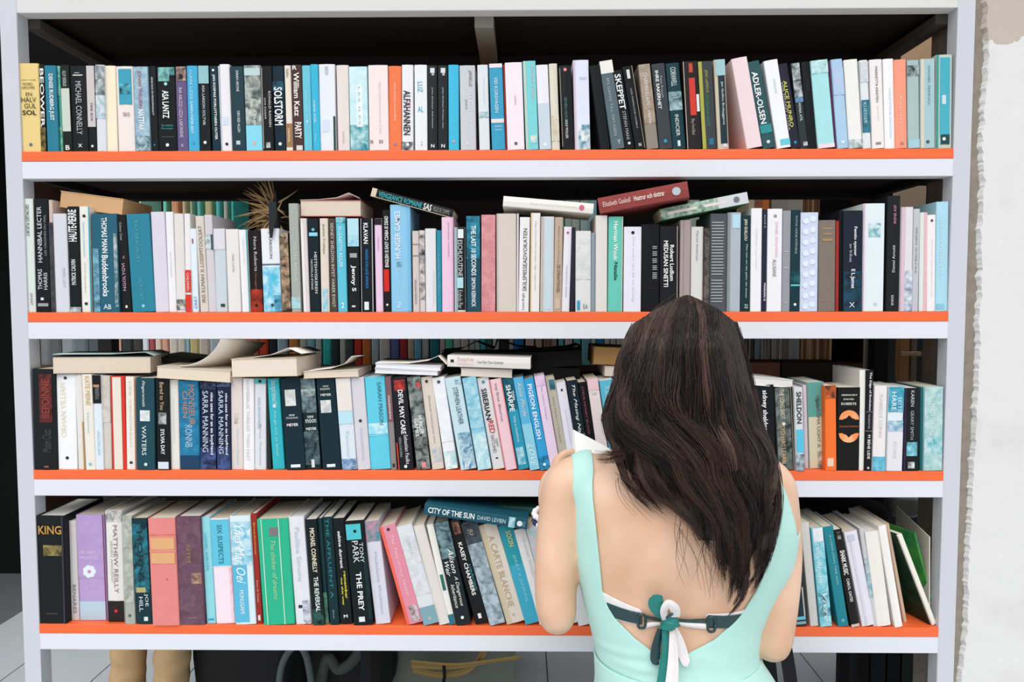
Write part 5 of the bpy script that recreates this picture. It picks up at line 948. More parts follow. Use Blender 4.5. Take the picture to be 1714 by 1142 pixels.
# ------------------------------------------------------------ things on the floor behind
tan = mat('C0A078', .75, .12, 18, .2, .3, 'boot_leather')
for i, (xc, Yb, lb) in enumerate(((216, 1.0, 'tan boot with sagging folded shaft, left one of the pair'), (288, .97, 'tan boot with sagging folded shaft, right one beside black bag'))):
    c = U(xc, 1120, Yb); root = empty('boot', (c.x, Yb, 0))
    rings = []
    for k in range(46):
        z = .09+.42*k/45; rr_ = .0585
        rgb_ = []
        for j in range(32):
            a = 2*math.pi*j/32; nn_ = noise.noise(Vector((math.cos(a)*.9+i*5, math.sin(a)*.9, z*26+.8*math.cos(a+i))))
            q_ = rr_*(1+.13*nn_); rgb_.append((q_*math.cos(a)+.004*math.sin(z*22), q_*1.1*math.sin(a), z))
        rings.append(rgb_)
    link('shaft', pyd('shaft', *loft(rings), smooth=True), tan, root)
    ft = []
    for k in range(10):
        t = k/9; y = .075-.27*t; hh = .105-.055*t; ww = .05-.004*t+.01*math.sin(t*3.14)
        if k in (0, 9): hh *= .6; ww *= .7
        ft.append([(ww*math.cos(a), y, .018+max(0, hh*(.5+.5*math.sin(a)))) for a in [2*math.pi*j/16 for j in range(16)]])
    link('foot', pyd('foot', *loft(ft), smooth=True), tan, root)
    link('sole', box_me(-.05, .05, -.2, .08, 0, .02), mat('3a2c22', .8), root)
    tag(root, lb, 'boot', 'pair of tan boots on the floor')
blk = mat('0f1012', .6, .2, 12, .3, .2, 'black_cloth')
c = U(428, 1120, 1.1); bg = empty('black_bag', (c.x, 1.1, 0))
blob('bag_body', (0, 0, .30), (.215, .14, .31), blk, parent=bg, sub=4, amp=.1)
link('strap', pyd('strap', *tube(smooth_path([(.13, -.15, .12), (.15, -.16, .3), (.2, -.165, .38), (.24, -.16, .34), (.26, -.14, .14)], 5), .012, 8), smooth=True), mat('5c6466', .6), bg)
tag(bg, 'large black bag with grey strap standing right of the tan boots', 'bag')
c = U(585, 1120, 1.15); bg = empty('black_bag', (c.x, 1.15, 0))
blob('bag_body', (0, 0, .28), (.17, .12, .30), blk, parent=bg, sub=4, amp=.12)
link('flap', pyd('flap', *tube(smooth_path([(-.07, -.15, .2), (-.04, -.16, .31), (.0, -.16, .27), (.05, -.16, .3), (.09, -.15, .36)], 5), .02, 8), smooth=True), mat('4a4e4c', .6), bg)
tag(bg, 'second black bag with grey flap, standing left of the cane bundle', 'bag')
c0 = U(655, 1120, 1.2); c1 = U(862, 1120, 1.2)
cr_ = empty('storage_box', (c0.x, 1.2, 0)); gm = mat('7c847c', .55, .08, 8)
wbx = c1.x-c0.x
for a in ((0, wbx, 0, .012), (0, wbx, .3, .312)): link('side_panel', box_me(a[0], a[1], a[2], a[3], .0, .47), gm, cr_)
for a in ((0, .012), (wbx-.012, wbx)): link('end_panel', box_me(a[0], a[1], .012, .3, .0, .47), gm, cr_)
link('rim', box_me(-.01, wbx+.01, -.008, .0, .44, .475), mat('6a6458', .6), cr_); link('bottom', box_me(.012, wbx-.012, .012, .3, 0, .012), gm, cr_)
tag(cr_, 'grey green open storage box on the floor behind the bookcase', 'box')
canes = []
cb = U(735, 1112, 1.12)
for i in range(9):
    oy = -.02*i/9; oz = .007*i
    pts = smooth_path([(-.1+.004*i, -.0+oy, -.03+oz), (.0, oy, -.05+oz), (.1, oy, -.035+oz), (.15+.01*(i % 3), oy, .02+oz*.6), (.17, oy, .09)] if i < 4 else [(-.1, oy, -.035+oz), (.05, oy, -.03+oz*.7), (.18, oy, .0+oz*.4), (.3, oy, .018+oz*.4)], 5)
    canes.append((pts, i))
ce = empty('cane_bundle', (cb.x, 1.12, cb.z-.0))
for pts, i in canes: link('cane', pyd('cane', *tube(pts, .0045, 7), smooth=True), mat(random.choice(['B89C64', 'A88C58', '8c7448']), .6), ce)
tag(ce, 'bundle of bent yellowish canes leaning over the grey green box', 'canes')
link('cane_tie', pyd('tie', *tube([(.02, -.03, -.052), (.024, -.034, -.03), (.02, -.02, .0)], .006, 8), smooth=True), blk, ce)
# dark cabinet at the right
c0 = U(1458, 1142, 1.0); c1 = U(1598, 1142, 1.0)
cab = empty('dark_cabinet', (c0.x, 1.0, 0))
link('carcass', box_me(0, c1.x-c0.x+.1, .02, .2, 0, .72), mat('1b1d1f', .6), cab)
for k in range(5): bev_box('door_slat', .004+k*.052, .05+k*.052, 0, .02, .02, .71, mat(['1f2224', '15171a', '2c302c', '15171a', '34363a'][k], .5), cab, .002)
tag(cab, 'dark slatted cabinet on the floor behind the right end of the bookcase', 'cabinet')
c0 = U(1440, 1142, .98)
o = bev_box('grey_upright', c0.x, c0.x+.025, .98, 1.005, 0, .74, mat('8c9096', .5), None, .002); tag(o, 'slim grey metal upright standing left of the dark cabinet', 'post')
c0 = U(1425, 1100, 1.3)
bl = blob('red_cloth', (c0.x+.03, 1.3, .33), (.05, .04, .335), mat('7c3438', .7), 'dark red cloth bundle standing behind the slim grey upright', 'cloth')
# ------------------------------------------------------------ the woman
YB = -.33
person = empty('person', U(1135, 1142, YB)*0+Vector((U(1135, 1142, YB).x, YB, 0)))
tag(person, 'woman seen from behind with long dark wavy hair and mint green open back dress', 'person')
TOR = [  # py, left px, right px, half depth, y shift
 (1300, 985, 1310, .120, .0), (1220, 990, 1308, .118, .0), (1160, 1004, 1296, .108, 0), (1120, 1006, 1272, .096, 0), (1090, 1002, 1262, .088, 0), (1060, 996, 1264, .086, 0), (1020, 984, 1276, .088, 0), (980, 975, 1294, .094, 0),
 (940, 966, 1316, .100, 0), (900, 962, 1326, .104, 0), (860, 959, 1329, .104, 0), (820, 957, 1314, .098, .004), (795, 962, 1302, .088, .010), (778, 985, 1285, .074, .016), (764, 1020, 1255, .060, .022), (748, 1060, 1225, .052, .028), (728, 1092, 1205, .050, .036)]
def ring(xl, xr, b, yc, z, n=72, e=2.3, groove=0.):
    cx, a = (xl+xr)/2, (xr-xl)/2; o = []
    for k in range(n):
        t = 2*math.pi*k/n; c, s = math.cos(t), math.sin(t)
        x = a*math.copysign(abs(c)**(2/e), c); y = b*math.copysign(abs(s)**(2/e), s)
        if s < 0: y += groove*math.exp(-(x/.018)**2)+(-.006*math.exp(-((abs(x)-.075)/.035)**2) if groove else 0)
        o.append((cx+x, yc+y, z))
    return o
rows_ = []
for py, xl, xr, b, ys in TOR:
    A = U(xl, py, YB); B = U(xr, py, YB); rows_.append((A.x, B.x, b, YB+ys, A.z))
dense = smooth_path(rows_, 5)
TR = dense
def torso_mesh(grow=0.):
    rg = []
    for i, (xl, xr, b, yc, z) in enumerate(dense):
        g = .008 if 1.03 < z < 1.3 else .004
        rg.append(ring(xl-grow, xr+grow, b+grow, yc, z, groove=g))
    return loft(rg)
zs_ = sorted((r[4], r) for r in dense)
def sec(z):
    """torso section at height z"""
    if z <= zs_[0][0]: return zs_[0][1]
    for (za, a), (zb, b_) in zip(zs_, zs_[1:]):
        if z <= zb:
            t = (z-za)/max(1e-6, zb-za); return tuple(p+(q-p)*t for p, q in zip(a, b_))
    return zs_[-1][1]
def J(px, py, dy): return U(px, py, YB+dy)
parts = [torso_mesh()]
def limb(js, k=6, n=18):
    P = smooth_path([(*J(a, b_, c), r) for a, b_, c, r in js], k)
    parts.append(tube([q[:3] for q in P], [q[3] for q in P], n))
# left arm and forearm, right arm and forearm
limb([(985, 800, .0, .044), (950, 812, 0, .040), (940, 850, .0, .0375), (934, 900, -.004, .0365), (931, 950, -.01, .0365), (930, 990, -.015, .0350), (932, 1026, -.018, .0335)])
limb([(932, 1030, -.014, .0320), (931, 995, .04, .0350), (930, 950, .09, .0325), (926, 905, .135, .0265), (920, 862, .165, .0215)])
limb([(1262, 800, .0, .044), (1288, 815, 0, .042), (1298, 855, .0, .0385), (1303, 900, -.002, .0375), (1303, 950, -.008, .037), (1299, 1010, -.014, .0355), (1292, 1072, -.016, .0335)])
limb([(1292, 1076, -.012, .032), (1280, 1030, .045, .0345), (1240, 975, .09, .032), (1190, 925, .13, .026), (1150, 880, .150, .0215)])
# neck and head, bent forward to the book
CLO = [parts[0], tube([tuple(J(990, 800, 0)), tuple(J(968, 806, 0))], [.044, .041], 18), tube([tuple(J(1262, 800, 0)), tuple(J(1287, 814, 0)), tuple(J(1296, 850, 0))], [.044, .042, .039], 18)]
hc = J(1150, 619, .045)
limb([(1148, 760, .030, .062), (1149, 720, .042, .056), (1150, 680, .05, .056), (1150, 650, .05, .06)])
def head_mesh():
    v = []; f = []; n, m_ = 40, 30
    Rm = Matrix.Rotation(math.radians(-24), 3, 'X')
    for i in range(m_+1):
        th = math.pi*i/m_
        for j in range(n):
            ph = 2*math.pi*j/n
            x = math.sin(th)*math.cos(ph); y = math.sin(th)*math.sin(ph); z = math.cos(th)
            rx, ry, rz = .076, .094, .112
            jw = max(0, -z)                              # jaw narrows towards the chin
            X = x*rx*(1-.32*jw); Y = y*ry*(1-.18*jw)+(.012*jw if y > 0 else -.0); Z = z*rz
            if y > 0:
                Y += .024*math.exp(-((X/.011)**2))*math.exp(-(((Z+.018)/.022)**2))       # nose
                Y -= .010*math.exp(-(((abs(X)-.032)/.014)**2))*math.exp(-(((Z-.012)/.012)**2))  # eye sockets
                Y += .007*math.exp(-((X/.022)**2))*math.exp(-(((Z+.058)/.007)**2))       # lips
                Y += .005*math.exp(-((X/.02)**2))*math.exp(-(((Z+.096)/.014)**2))        # chin
            p = Rm @ Vector((X, Y, Z)); v.append(hc+p)
    for i in range(m_):
        for j in range(n):
            k = (j+1) % n; f.append((i*n+j, (i+1)*n+j, (i+1)*n+k, i*n+k))
    return v, f, Rm
hv, hf, HR = head_mesh(); parts.append((hv, hf))
for s in (-1, 1):   # ears
    e0 = hc+HR@Vector((s*.073, -.004, -.002))
    ear = [[(e0+HR@Vector((s*(.006+.006*math.sin(a)*t2), -.010+.016*math.cos(a)*(1-t2*.2), .028*math.sin(a)))) for a in [2*math.pi*k/14 for k in range(14)]] for t2 in (0, 1)]
    ear = [[p+Vector((s*(.0 if q == 0 else .008), 0, 0)) for p in r] for q, r in enumerate(ear)]
    parts.append(loft(ear))
# hands
def hand(palm, fingers, thumb):
    for a in palm: limb(a, 4, 12)
    for a in fingers: limb(a, 4, 12)
    limb(thumb, 4, 12)
hand([[(920, 862, .165, .021), (921, 835, .172, .018), (928, 800, .178, .014), (934, 770, .184, .011)],
      [(920, 862, .165, .019), (914, 835, .168, .016), (915, 805, .175, .013), (922, 792, .182, .010)],
      [(920, 862, .165, .020), (927, 830, .162, .015), (936, 800, .165, .012)]],
     [[(936, 768, .184, .0098), (947, 759, .186, .0088), (962, 758, .192, .0082), (974, 762, .196, .0072)],
      [(932, 778, .188, .0098), (944, 771, .196, .0088), (962, 771, .203, .0082), (978, 776, .205, .0072)],
      [(928, 790, .188, .0095), (940, 784, .198, .0086), (957, 785, .206, .0078), (972, 790, .207, .0070)],
      [(922, 802, .185, .0088), (933, 797, .196, .0078), (948, 799, .204, .0072), (960, 804, .205, .0064)]],
     [(930, 826, .158, .012), (944, 806, .148, .0105), (958, 790, .142, .009), (972, 780, .140, .0078)])
hand([[(1150, 880, .150, .021), (1144, 855, .158, .017), (1134, 825, .166, .014), (1128, 805, .17, .011)],
      [(1150, 880, .150, .019), (1150, 855, .158, .016), (1146, 825, .168, .013), (1140, 812, .176, .010)],
      [(1150, 880, .150, .019), (1139, 856, .150, .015), (1130, 832, .152, .012)]],
     [[(1126, 802, .172, .0098), (1115, 796, .18, .0088), (1100, 796, .186, .0080), (1086, 800, .190, .007)],
      [(1130, 812, .178, .0098), (1118, 808, .188, .0088), (1101, 809, .194, .0080), (1086, 813, .196, .007)],
      [(1135, 823, .180, .0095), (1122, 820, .192, .0086), (1106, 822, .198, .0078), (1093, 826, .199, .007)],
      [(1140, 834, .178, .0088), (1128, 832, .190, .0078), (1114, 835, .196, .0072), (1103, 839, .197, .0064)]],
     [(1136, 850, .148, .012), (1120, 832, .136, .0105), (1106, 820, .130, .009), (1094, 812, .128, .0078)])
# legs and feet
base = dense[0]; cx0 = (base[0]+base[1])/2
for s in (-1, 1):
    P = smooth_path([(cx0+s*.085, YB, .86, .098), (cx0+s*.085, YB, .70, .080), (cx0+s*.08, YB+.005, .47, .054), (cx0+s*.08, YB-.006, .33, .054), (cx0+s*.078, YB, .10, .034), (cx0+s*.078, YB, .06, .036)], 5)
    parts.append(tube([q[:3] for q in P], [q[3] for q in P], 18))
    P = smooth_path([(cx0+s*.078, YB-.03, .036, .032), (cx0+s*.082, YB+.05, .036, .034), (cx0+s*.088, YB+.13, .026, .024), (cx0+s*.09, YB+.17, .018, .016)], 4)
    parts.append(tube([q[:3] for q in P], [q[3] for q in P], 14))
def fused(parts_):
    bv, bf = merge(parts_)
    tmp = bpy.data.objects.new('tmp_body', pyd('tmp', bv, bf)); COL.objects.link(tmp)
    bmx = bmesh.new(); bmx.from_mesh(tmp.data); bmesh.ops.recalc_face_normals(bmx, faces=bmx.faces[:]); bmx.to_mesh(tmp.data); bmx.free()
    rm = tmp.modifiers.new('r', 'REMESH'); rm.mode = 'VOXEL'; rm.voxel_size = .0046; rm.use_smooth_shade = True
    sm = tmp.modifiers.new('s', 'SMOOTH'); sm.factor = .5; sm.iterations = 9
    dg = bpy.context.evaluated_depsgraph_get()
    me = bpy.data.meshes.new_from_object(tmp.evaluated_get(dg)); bpy.data.objects.remove(tmp)
    return me
CLO.append(tube([tuple(J(1148, 760, .03)), tuple(J(1150, 690, .05))], [.062, .056], 18))
me = fused(CLO)
CV = [v_.co.copy() for v_ in me.vertices]; CN = [v_.normal.copy() for v_ in me.vertices]; CF = [tuple(p.vertices) for p in me.polygons]
me = fused(parts)
m, nt, b = new_mat('skin', .42, .4)
N = nt.nodes.new; L = nt.links.new
b.inputs['Subsurface Weight'].default_value = .25; b.inputs['Subsurface Radius'].default_value = (.012, .005, .003)
tc = N('ShaderNodeTexCoord'); nz = N('ShaderNodeTexNoise'); nz.inputs['Scale'].default_value = 9; nz.inputs['Detail'].default_value = 6
L(tc.outputs['Object'], nz.inputs['Vector']); rp = N('ShaderNodeValToRGB'); rp.color_ramp.elements[0].color = lin('DAAE8E'); rp.color_ramp.elements[1].color = lin('E8C4AA')
rp.color_ramp.elements[0].position = .35; rp.color_ramp.elements[1].position = .65
L(nz.outputs['Fac'], rp.inputs[0]); L(rp.outputs[0], b.inputs['Base Color'])
skin = m
me.materials.clear(); me.materials.append(skin); me.polygons.foreach_set('use_smooth', [True]*len(me.polygons))
PO = person.location.copy()
BV = [v_.co.copy() for v_ in me.vertices]; BN = [v_.normal.copy() for v_ in me.vertices]; BF = [tuple(p.vertices) for p in me.polygons]
bvh = BVHTree.FromPolygons(BV, BF)
me.transform(Matrix.Translation(-PO)); link('body', me, None, person)
def onskin(x, z, off=.003):
    h = bvh.ray_cast(Vector((x, -1.2, z)), Vector((0, 1, 0)))
    return Vector((x, (h[0].y if h[0] else YB-.1)-off, z))
# eyes, brows, lips on the face
for s in (-1, 1):
    e = hc+HR@Vector((s*.031, .078, .012))
    bm = bmesh.new(); bmesh.ops.create_uvsphere(bm, u_segments=14, v_segments=10, radius=.0118)
    q = bpy.data.meshes.new('eye'); bm.to_mesh(q); bm.free(); ey = link('eye', q, mat('EDEAE6', .2, 0), person, e-PO)
    bm = bmesh.new(); bmesh.ops.create_uvsphere(bm, u_segments=12, v_segments=8, radius=.006)
    q = bpy.data.meshes.new('iris'); bm.to_mesh(q); bm.free(); link('iris', q, mat('2a1a12', .2, 0), ey, HR@Vector((0, .0075, 0)))
    link('eyebrow', pyd('brow', *tube([hc+HR@Vector((s*xx, yy, zz))-PO for xx, yy, zz in ((.014, .092, .032), (.03, .088, .037), (.046, .074, .031))], [.0022, .0028, .0014], 8), smooth=True), mat('20140f', .7), person)
link('lips', pyd('lips', *tube([hc+HR@Vector((xx, yy, -.058))-PO for xx, yy in ((-.02, .079), (0, .0935), (.02, .079))], [.002, .0045, .002], 8), smooth=True), mat('B86860', .4), person)

# ---- cloth cut out of the body surface along curves
def clip(fn, off, name, m, thick=.0022, disp=None):
    BV, BN, BF = CV, CN, CF
    val = [fn(p, n) for p, n in zip(BV, BN)]
    used = {}; V2 = []; N2 = []
    def add(key, p, n):
        if key not in used: used[key] = len(V2); V2.append(p); N2.append(n)
        return used[key]
    F2 = []
    for q in BF:
        vs = [val[i] for i in q]
        if max(vs) <= 0: continue
        poly = []
        for a in range(len(q)):
            i, j = q[a], q[(a+1) % len(q)]
            if val[i] > 0: poly.append(add(i, BV[i], BN[i]))
            if (val[i] > 0) != (val[j] > 0):
                t = val[i]/(val[i]-val[j]); key = (min(i, j), max(i, j))
                poly.append(add(key, BV[i].lerp(BV[j], t), BN[i].lerp(BN[j], t)))
        if len(poly) > 2: F2.append(tuple(poly))
    P2 = []
    for p, n in zip(V2, N2):
        n = n.normalized(); P2.append(p+n*(off+(disp(p) if disp else 0)))
    mm = pyd(name, [p-PO for p in P2], F2, True)
    o = link(name, mm, m, person)
    sd = o.modifiers.new('thickness', 'SOLIDIFY'); sd.thickness = thick; sd.offset = -1
    return o
YK = -.43
def cw(pts): return [U(a, b_, YK) for a, b_ in pts]
LE = cw([(1006, 740), (1004, 762), (1000, 782), (999, 845), (1006, 924), (1014, 1003), (1024, 1030), (1037, 1050), (1065, 1075), (1100, 1100), (1134, 1112)])
RE = cw([(1272, 740), (1276, 780), (1286, 801), (1294, 830), (1297, 877), (1289, 940), (1267, 993), (1250, 1022), (1232, 1044), (1200, 1075), (1156, 1103.6), (1134, 1112)])
def xat(C, z):
    if z > C[0].z: return C[0].x
    for a, b_ in zip(C, C[1:]):
        if z >= b_.z: return a.x+(b_.x-a.x)*(a.z-z)/max(1e-6, a.z-b_.z)
    return None
AL = cw([(966, 735), (967, 765), (967, 800), (964, 850), (957, 900), (950, 930), (900, 960)])
AR = cw([(1312, 735), (1320, 800), (1337, 845), (1343, 880), (1350, 915)])
zV = LE[-1].z
def fdress(p, n):
    xl, xr, b_, yc, z = sec(p.z)
    if p.z < .972: return -.01
    cx, a = (xl+xr)/2, (xr-xl)/2
    g = 1.5-math.sqrt(((p.x-cx)/a)**2+(((p.y-yc)/b_)**2)*.8) if p.z < 1.26 else 1
    if p.z >= 1.26 and p.z > rows_[-2][4]: g = -.01
    sx = (p.x+.0)  # side limits: armholes
    la = xat(AL, p.z); ra = xat(AR, p.z)
    f_ = min(g*.05, 1)
    if la is not None and ra is not None: f_ = min(f_, p.x-la, ra-p.x)
    l = xat(LE, p.z); r = xat(RE, p.z)
    if p.y < yc+.02 or p.z > 1.29:
        if p.z > zV: f_ = min(f_, max(l-p.x if l is not None else -1, p.x-r if r is not None else -1))
    else:
        # neckline in front
        lo = 1.22; 
        if p.z > lo: 
            t = min(1, (p.z-lo)/.05); wv = .105*math.sqrt(t)
            f_ = min(f_, max(cx-wv-p.x, p.x-cx-wv))
    return f_
mint = None
m, nt, b = new_mat('mint_jersey', .8, .15)
N = nt.nodes.new; L = nt.links.new
tc = N('ShaderNodeTexCoord'); nz = N('ShaderNodeTexNoise'); nz.inputs['Scale'].default_value = 6; nz.inputs['Detail'].default_value = 4; L(tc.outputs['Object'], nz.inputs['Vector'])
rp = N('ShaderNodeValToRGB'); rp.color_ramp.elements[0].color = lin('B0DFD5'); rp.color_ramp.elements[1].color = lin('BFE8DF'); L(nz.outputs['Fac'], rp.inputs[0]); L(rp.outputs[0], b.inputs['Base Color'])
wv = N('ShaderNodeTexWave'); wv.inputs['Scale'].default_value = 260; wv.inputs['Distortion'].default_value = 1; L(tc.outputs['Object'], wv.inputs['Vector'])
bp = N('ShaderNodeBump'); bp.inputs['Strength'].default_value = .08; bp.inputs['Distance'].default_value = .001; L(wv.outputs['Fac'], bp.inputs['Height']); L(bp.outputs[0], b.inputs['Normal'])
b.inputs['Sheen Weight'].default_value = .2
mint = m
def fold(p):
    zz = p.z; k = max(0, 1-(zz-1.0)/.10)
    a = noise.noise(Vector((p.x*7, p.y*7, zz*34+p.x*6)))
    return .0045*k*a*(1-.5*k)+.0010*math.sin(p.x*110+zz*25)*max(0, min(1, (zz-1.1)*8))+.0015*k*math.sin(zz*260+9*math.sin(p.x*8+1))*max(0, a)*2
clip(fdress, .0046, 'bodice', mint, .003, fold)
# skirt, its upper edge dipping at the middle of the back
SK = [(1093, 1000, 1263, .094), (1110, 1001, 1272, .100), (1142, 1002, 1292, .110), (1180, 997, 1304, .120), (1240, 990, 1312, .126), (1340, 984, 1316, .128), (1480, 990, 1300, .122)]
rg = []
sk = smooth_path([(U(a, py, YB).x, U(c, py, YB).x, d, U(a, py, YB).z) for py, a, c, d in SK], 5)
for i, (xl, xr, d, z) in enumerate(sk):
    cxx = (xl+xr)/2; r_ = ring(xl-.003, xr+.003, d+.003, YB, z, 96)
    q = []
    for (x, y, zz) in r_:
        dip = .016*math.exp(-((x-U(1134, 1100, YB).x)/.06)**2)*math.exp(-i*.18) if y < YB else 0
        w_ = .0016*math.sin(x*70+zz*30)
        q.append(Vector((x, y-(w_ if y < YB else -w_), zz-dip))-PO)
    rg.append(q)
o = link('skirt', pyd('skirt', *loft(rg, cap=False), smooth=True), mint, person)
sd = o.modifiers.new('thickness', 'SOLIDIFY'); sd.thickness = .003; sd.offset = -1
hem = [q+Vector((0, -.0015 if q.y < 0 else .0015, 0)) for q in rg[0]]
link('waist_seam', pyd('seam', *loft([[h+Vector((0, 0, dz)) for h in hem] for dz in (-.0016, .0016)], cap=False), smooth=True), mat('94CCC0', .8), person)

# ---- striped bikini band across the back, tied in a bow
teal_c = mat('177A74', .45, .15, 30, .5, .2, 'teal_cloth'); wht_c = mat('E9E4E4', .6, .05, 20, name='white_cloth'); drk_c = mat('143A3C', .3, .3, 90, .6, .2, 'dark_teal_cloth')
def band(top, bot, name, m_, off):
    T = cw(top); B_ = cw(bot)
    def zat(C, x):
        if x <= C[0].x or x >= C[-1].x: return None
        for a, c in zip(C, C[1:]):
            if x <= c.x: return a.z+(c.z-a.z)*(x-a.x)/(c.x-a.x)
    def fn(p, n):
        if p.y > YB or abs(p.z-1.1) > .2: return -.01
        a, c = zat(T, p.x), zat(B_, p.x)
        if a is None or c is None: return -.001
        return min(a-p.z, p.z-c, (p.x-T[0].x), (T[-1].x-p.x))
    return clip(fn, off, name, m_, .0016)
band([(990, 1000), (1016, 1007), (1045, 1016), (1076, 1024)], [(990, 1044), (1034, 1050), (1050, 1051), (1078, 1050)], 'bikini_band', wht_c, .0024)
band([(990, 1019), (1020, 1023), (1050, 1027), (1077, 1029)], [(990, 1043), (1030, 1047), (1050, 1048), (1077, 1049)], 'bikini_stripe', drk_c, .0038)
band([(1184, 1031), (1215, 1029), (1243, 1026), (1270, 1020)], [(1184, 1054), (1215, 1056), (1240, 1056), (1270, 1050)], 'bikini_band', wht_c, .0024)
band([(1184, 1032), (1215, 1033), (1243, 1031), (1270, 1026)], [(1184, 1054), (1215, 1055), (1232, 1053), (1270, 1047)], 'bikini_stripe', drk_c, .0038)
def sp(px, py, off=.004):
    q = U(px, py, YK); q = onskin(q.x, q.z, 0)
    for _ in range(3):
        q = U(px, py, q.y); q = onskin(q.x, q.z, 0)
    return Vector((q.x, q.y-off, q.z))
for (xx, y0, y1) in ((1073, 1026, 1049), (1189, 1030, 1055)):   # end rings of the band
    lp = []
    for k in range(13):
        a = 2*math.pi*k/12; lp.append(sp(xx+6.5*math.copysign(abs(math.cos(a))**.6, math.cos(a)), (y0+y1)/2+(y1-y0)/2*math.copysign(abs(math.sin(a))**.6, math.sin(a)), .006)-PO)
    link('band_ring', pyd('band_ring', *tube(lp, .0022, 8, False), smooth=True), drk_c, person)
def strap(pts, w0, name, m_, off=.005, t=.0022):
    """flat ribbon over the skin: points (px, py, width px)"""
    rg_ = []
    P = smooth_path(pts, 5)
    for i, q in enumerate(P):
        a = P[max(0, i-1)]; c = P[min(len(P)-1, i+1)]; dx, dy = c[0]-a[0], c[1]-a[1]; ln = math.hypot(dx, dy) or 1
        nx, ny = -dy/ln*q[2]/2, dx/ln*q[2]/2; o_ = off+(q[3] if len(q) > 3 else 0)
        A = sp(q[0]+nx, q[1]+ny, o_)-PO; B = sp(q[0]-nx, q[1]-ny, o_)-PO; Mid = sp(q[0], q[1], o_+.0012)-PO
        rg_.append([A, Mid, B, B+Vector((0, t, 0)), A+Vector((0, t, 0))])
    return link(name, pyd(name, *loft(rg_), smooth=False), m_, person)
strap([(1079, 1031, 6), (1092, 1034, 5), (1105, 1036, 6)], 0, 'tie', drk_c)
strap([(1079, 1045, 8), (1092, 1043, 7), (1104, 1042, 5)], 0, 'tie', wht_c)
strap([(1126, 1036, 5), (1150, 1038, 5), (1184, 1037, 6)], 0, 'tie', drk_c)
strap([(1126, 1040, 4), (1150, 1044, 7), (1184, 1047, 9)], 0, 'tie', wht_c)
strap([(1104, 1050, 10, .004), (1096, 1075, 14, .008), (1094, 1097, 16, .010), (1100, 1099, 10, .01)], 0, 'bow_tail', drk_c)
strap([(1111, 1048, 12, .008), (1110, 1080, 13, .014), (1105, 1110, 14, .018), (1099, 1150, 16, .02)], 0, 'bow_tail', teal_c, .006)
strap([(1127, 1044, 7, .006), (1134, 1070, 17, .010), (1144, 1100, 14, .012), (1148, 1104, 3, .012)], 0, 'bow_tail', wht_c)
strap([(1121, 1046, 8, .010), (1122, 1075, 15, .016), (1120, 1110, 19, .020), (1116, 1150, 24, .022)], 0, 'bow_tail', wht_c, .007)
strap([(1107, 1030, 8, .006), (1098, 1014, 20, .012), (1094, 1000, 26, .014), (1106, 997, 14, .012)], 0, 'bow_loop', teal_c, .007)
strap([(1110, 1030, 10, .008), (1106, 1012, 12, .016), (1113, 999, 12, .018), (1124, 1008, 16, .018), (1126, 1024, 14, .012)], 0, 'bow_loop', wht_c, .008)
strap([(1108, 1020, 3, .024), (1113, 1014, 5, .026), (1119, 1011, 3, .026)], 0, 'bow_mark', drk_c, .01)
kc = sp(1118, 1036, .016)
bm = bmesh.new(); bmesh.ops.create_icosphere(bm, subdivisions=3, radius=1)
for v_ in bm.verts:
    p = v_.co; k = 1+.12*math.sin(p.x*4+p.z*6); v_.co = Vector((p.x*.0150*k, p.y*.010*k, (p.z*.0105-p.x*p.x*.002+p.x*.0025)*k))
q = bpy.data.meshes.new('knot'); bm.to_mesh(q); bm.free(); q.polygons.foreach_set('use_smooth', [True]*len(q.polygons)); link('bow_knot', q, teal_c, person, kc-PO)

# ---- bracelet of beads at the left wrist
wc = J(919, 868, .160)
for k in range(16):
    a = 2*math.pi*k/16
    c = wc+Vector((math.cos(a)*.0275, math.sin(a)*.024, .006*math.sin(a)))
    for row in range(2):
        bm = bmesh.new(); bmesh.ops.create_icosphere(bm, subdivisions=2, radius=.0062)
        q = bpy.data.meshes.new('bead'); bm.to_mesh(q); bm.free(); q.polygons.foreach_set('use_smooth', [True]*len(q.polygons))
        link('bracelet_bead', q, mat(('ECE8EC' if row == 0 else '2c3460') if k % 5 else 'ECE8EC', .3, 0), person, c+Vector((0, 0, .009-row*.013))-PO)

# ---- hair: a shaded mass with strands flowing over it
HL = [(493, 1128), (500, 1104), (515, 1084), (540, 1064), (565, 1051), (597, 1039), (640, 1031), (675, 1020), (700, 1013), (730, 1017), (748, 1026), (764, 1034), (801, 1050), (833, 1078), (850, 1098), (880, 1124), (920, 1136), (960, 1150), (1000, 1172), (1035, 1196)]
HRt = [(493, 1174), (500, 1195), (515, 1218), (540, 1230), (565, 1238), (600, 1247), (656, 1260), (707, 1273), (748, 1293), (779, 1301), (811, 1299), (850, 1297), (880, 1295), (920, 1290), (960, 1280), (1000, 1256), (1035, 1214)]
HY = [(493, .03), (520, .01), (560, -.01), (640, -.02), (700, -.035), (760, -.072), (820, -.098), (900, -.108), (1035, -.112)]        # middle of the mass
HB = [(493, .035), (505, .06), (530, .088), (570, .105), (640, .106), (700, .09), (760, .066), (820, .044), (880, .03), (960, .022), (1035, .012)]  # half depth
hair_m, nt, b = new_mat('hair', .27, .25)
N = nt.nodes.new; L = nt.links.new
oi = N('ShaderNodeAttribute'); oi.attribute_name = 'tone'
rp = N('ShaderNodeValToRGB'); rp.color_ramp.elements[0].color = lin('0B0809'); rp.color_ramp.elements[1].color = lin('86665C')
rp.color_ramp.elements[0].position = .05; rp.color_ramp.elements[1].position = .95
L(oi.outputs['Fac'], rp.inputs[0]); L(rp.outputs[0], b.inputs['Base Color'])
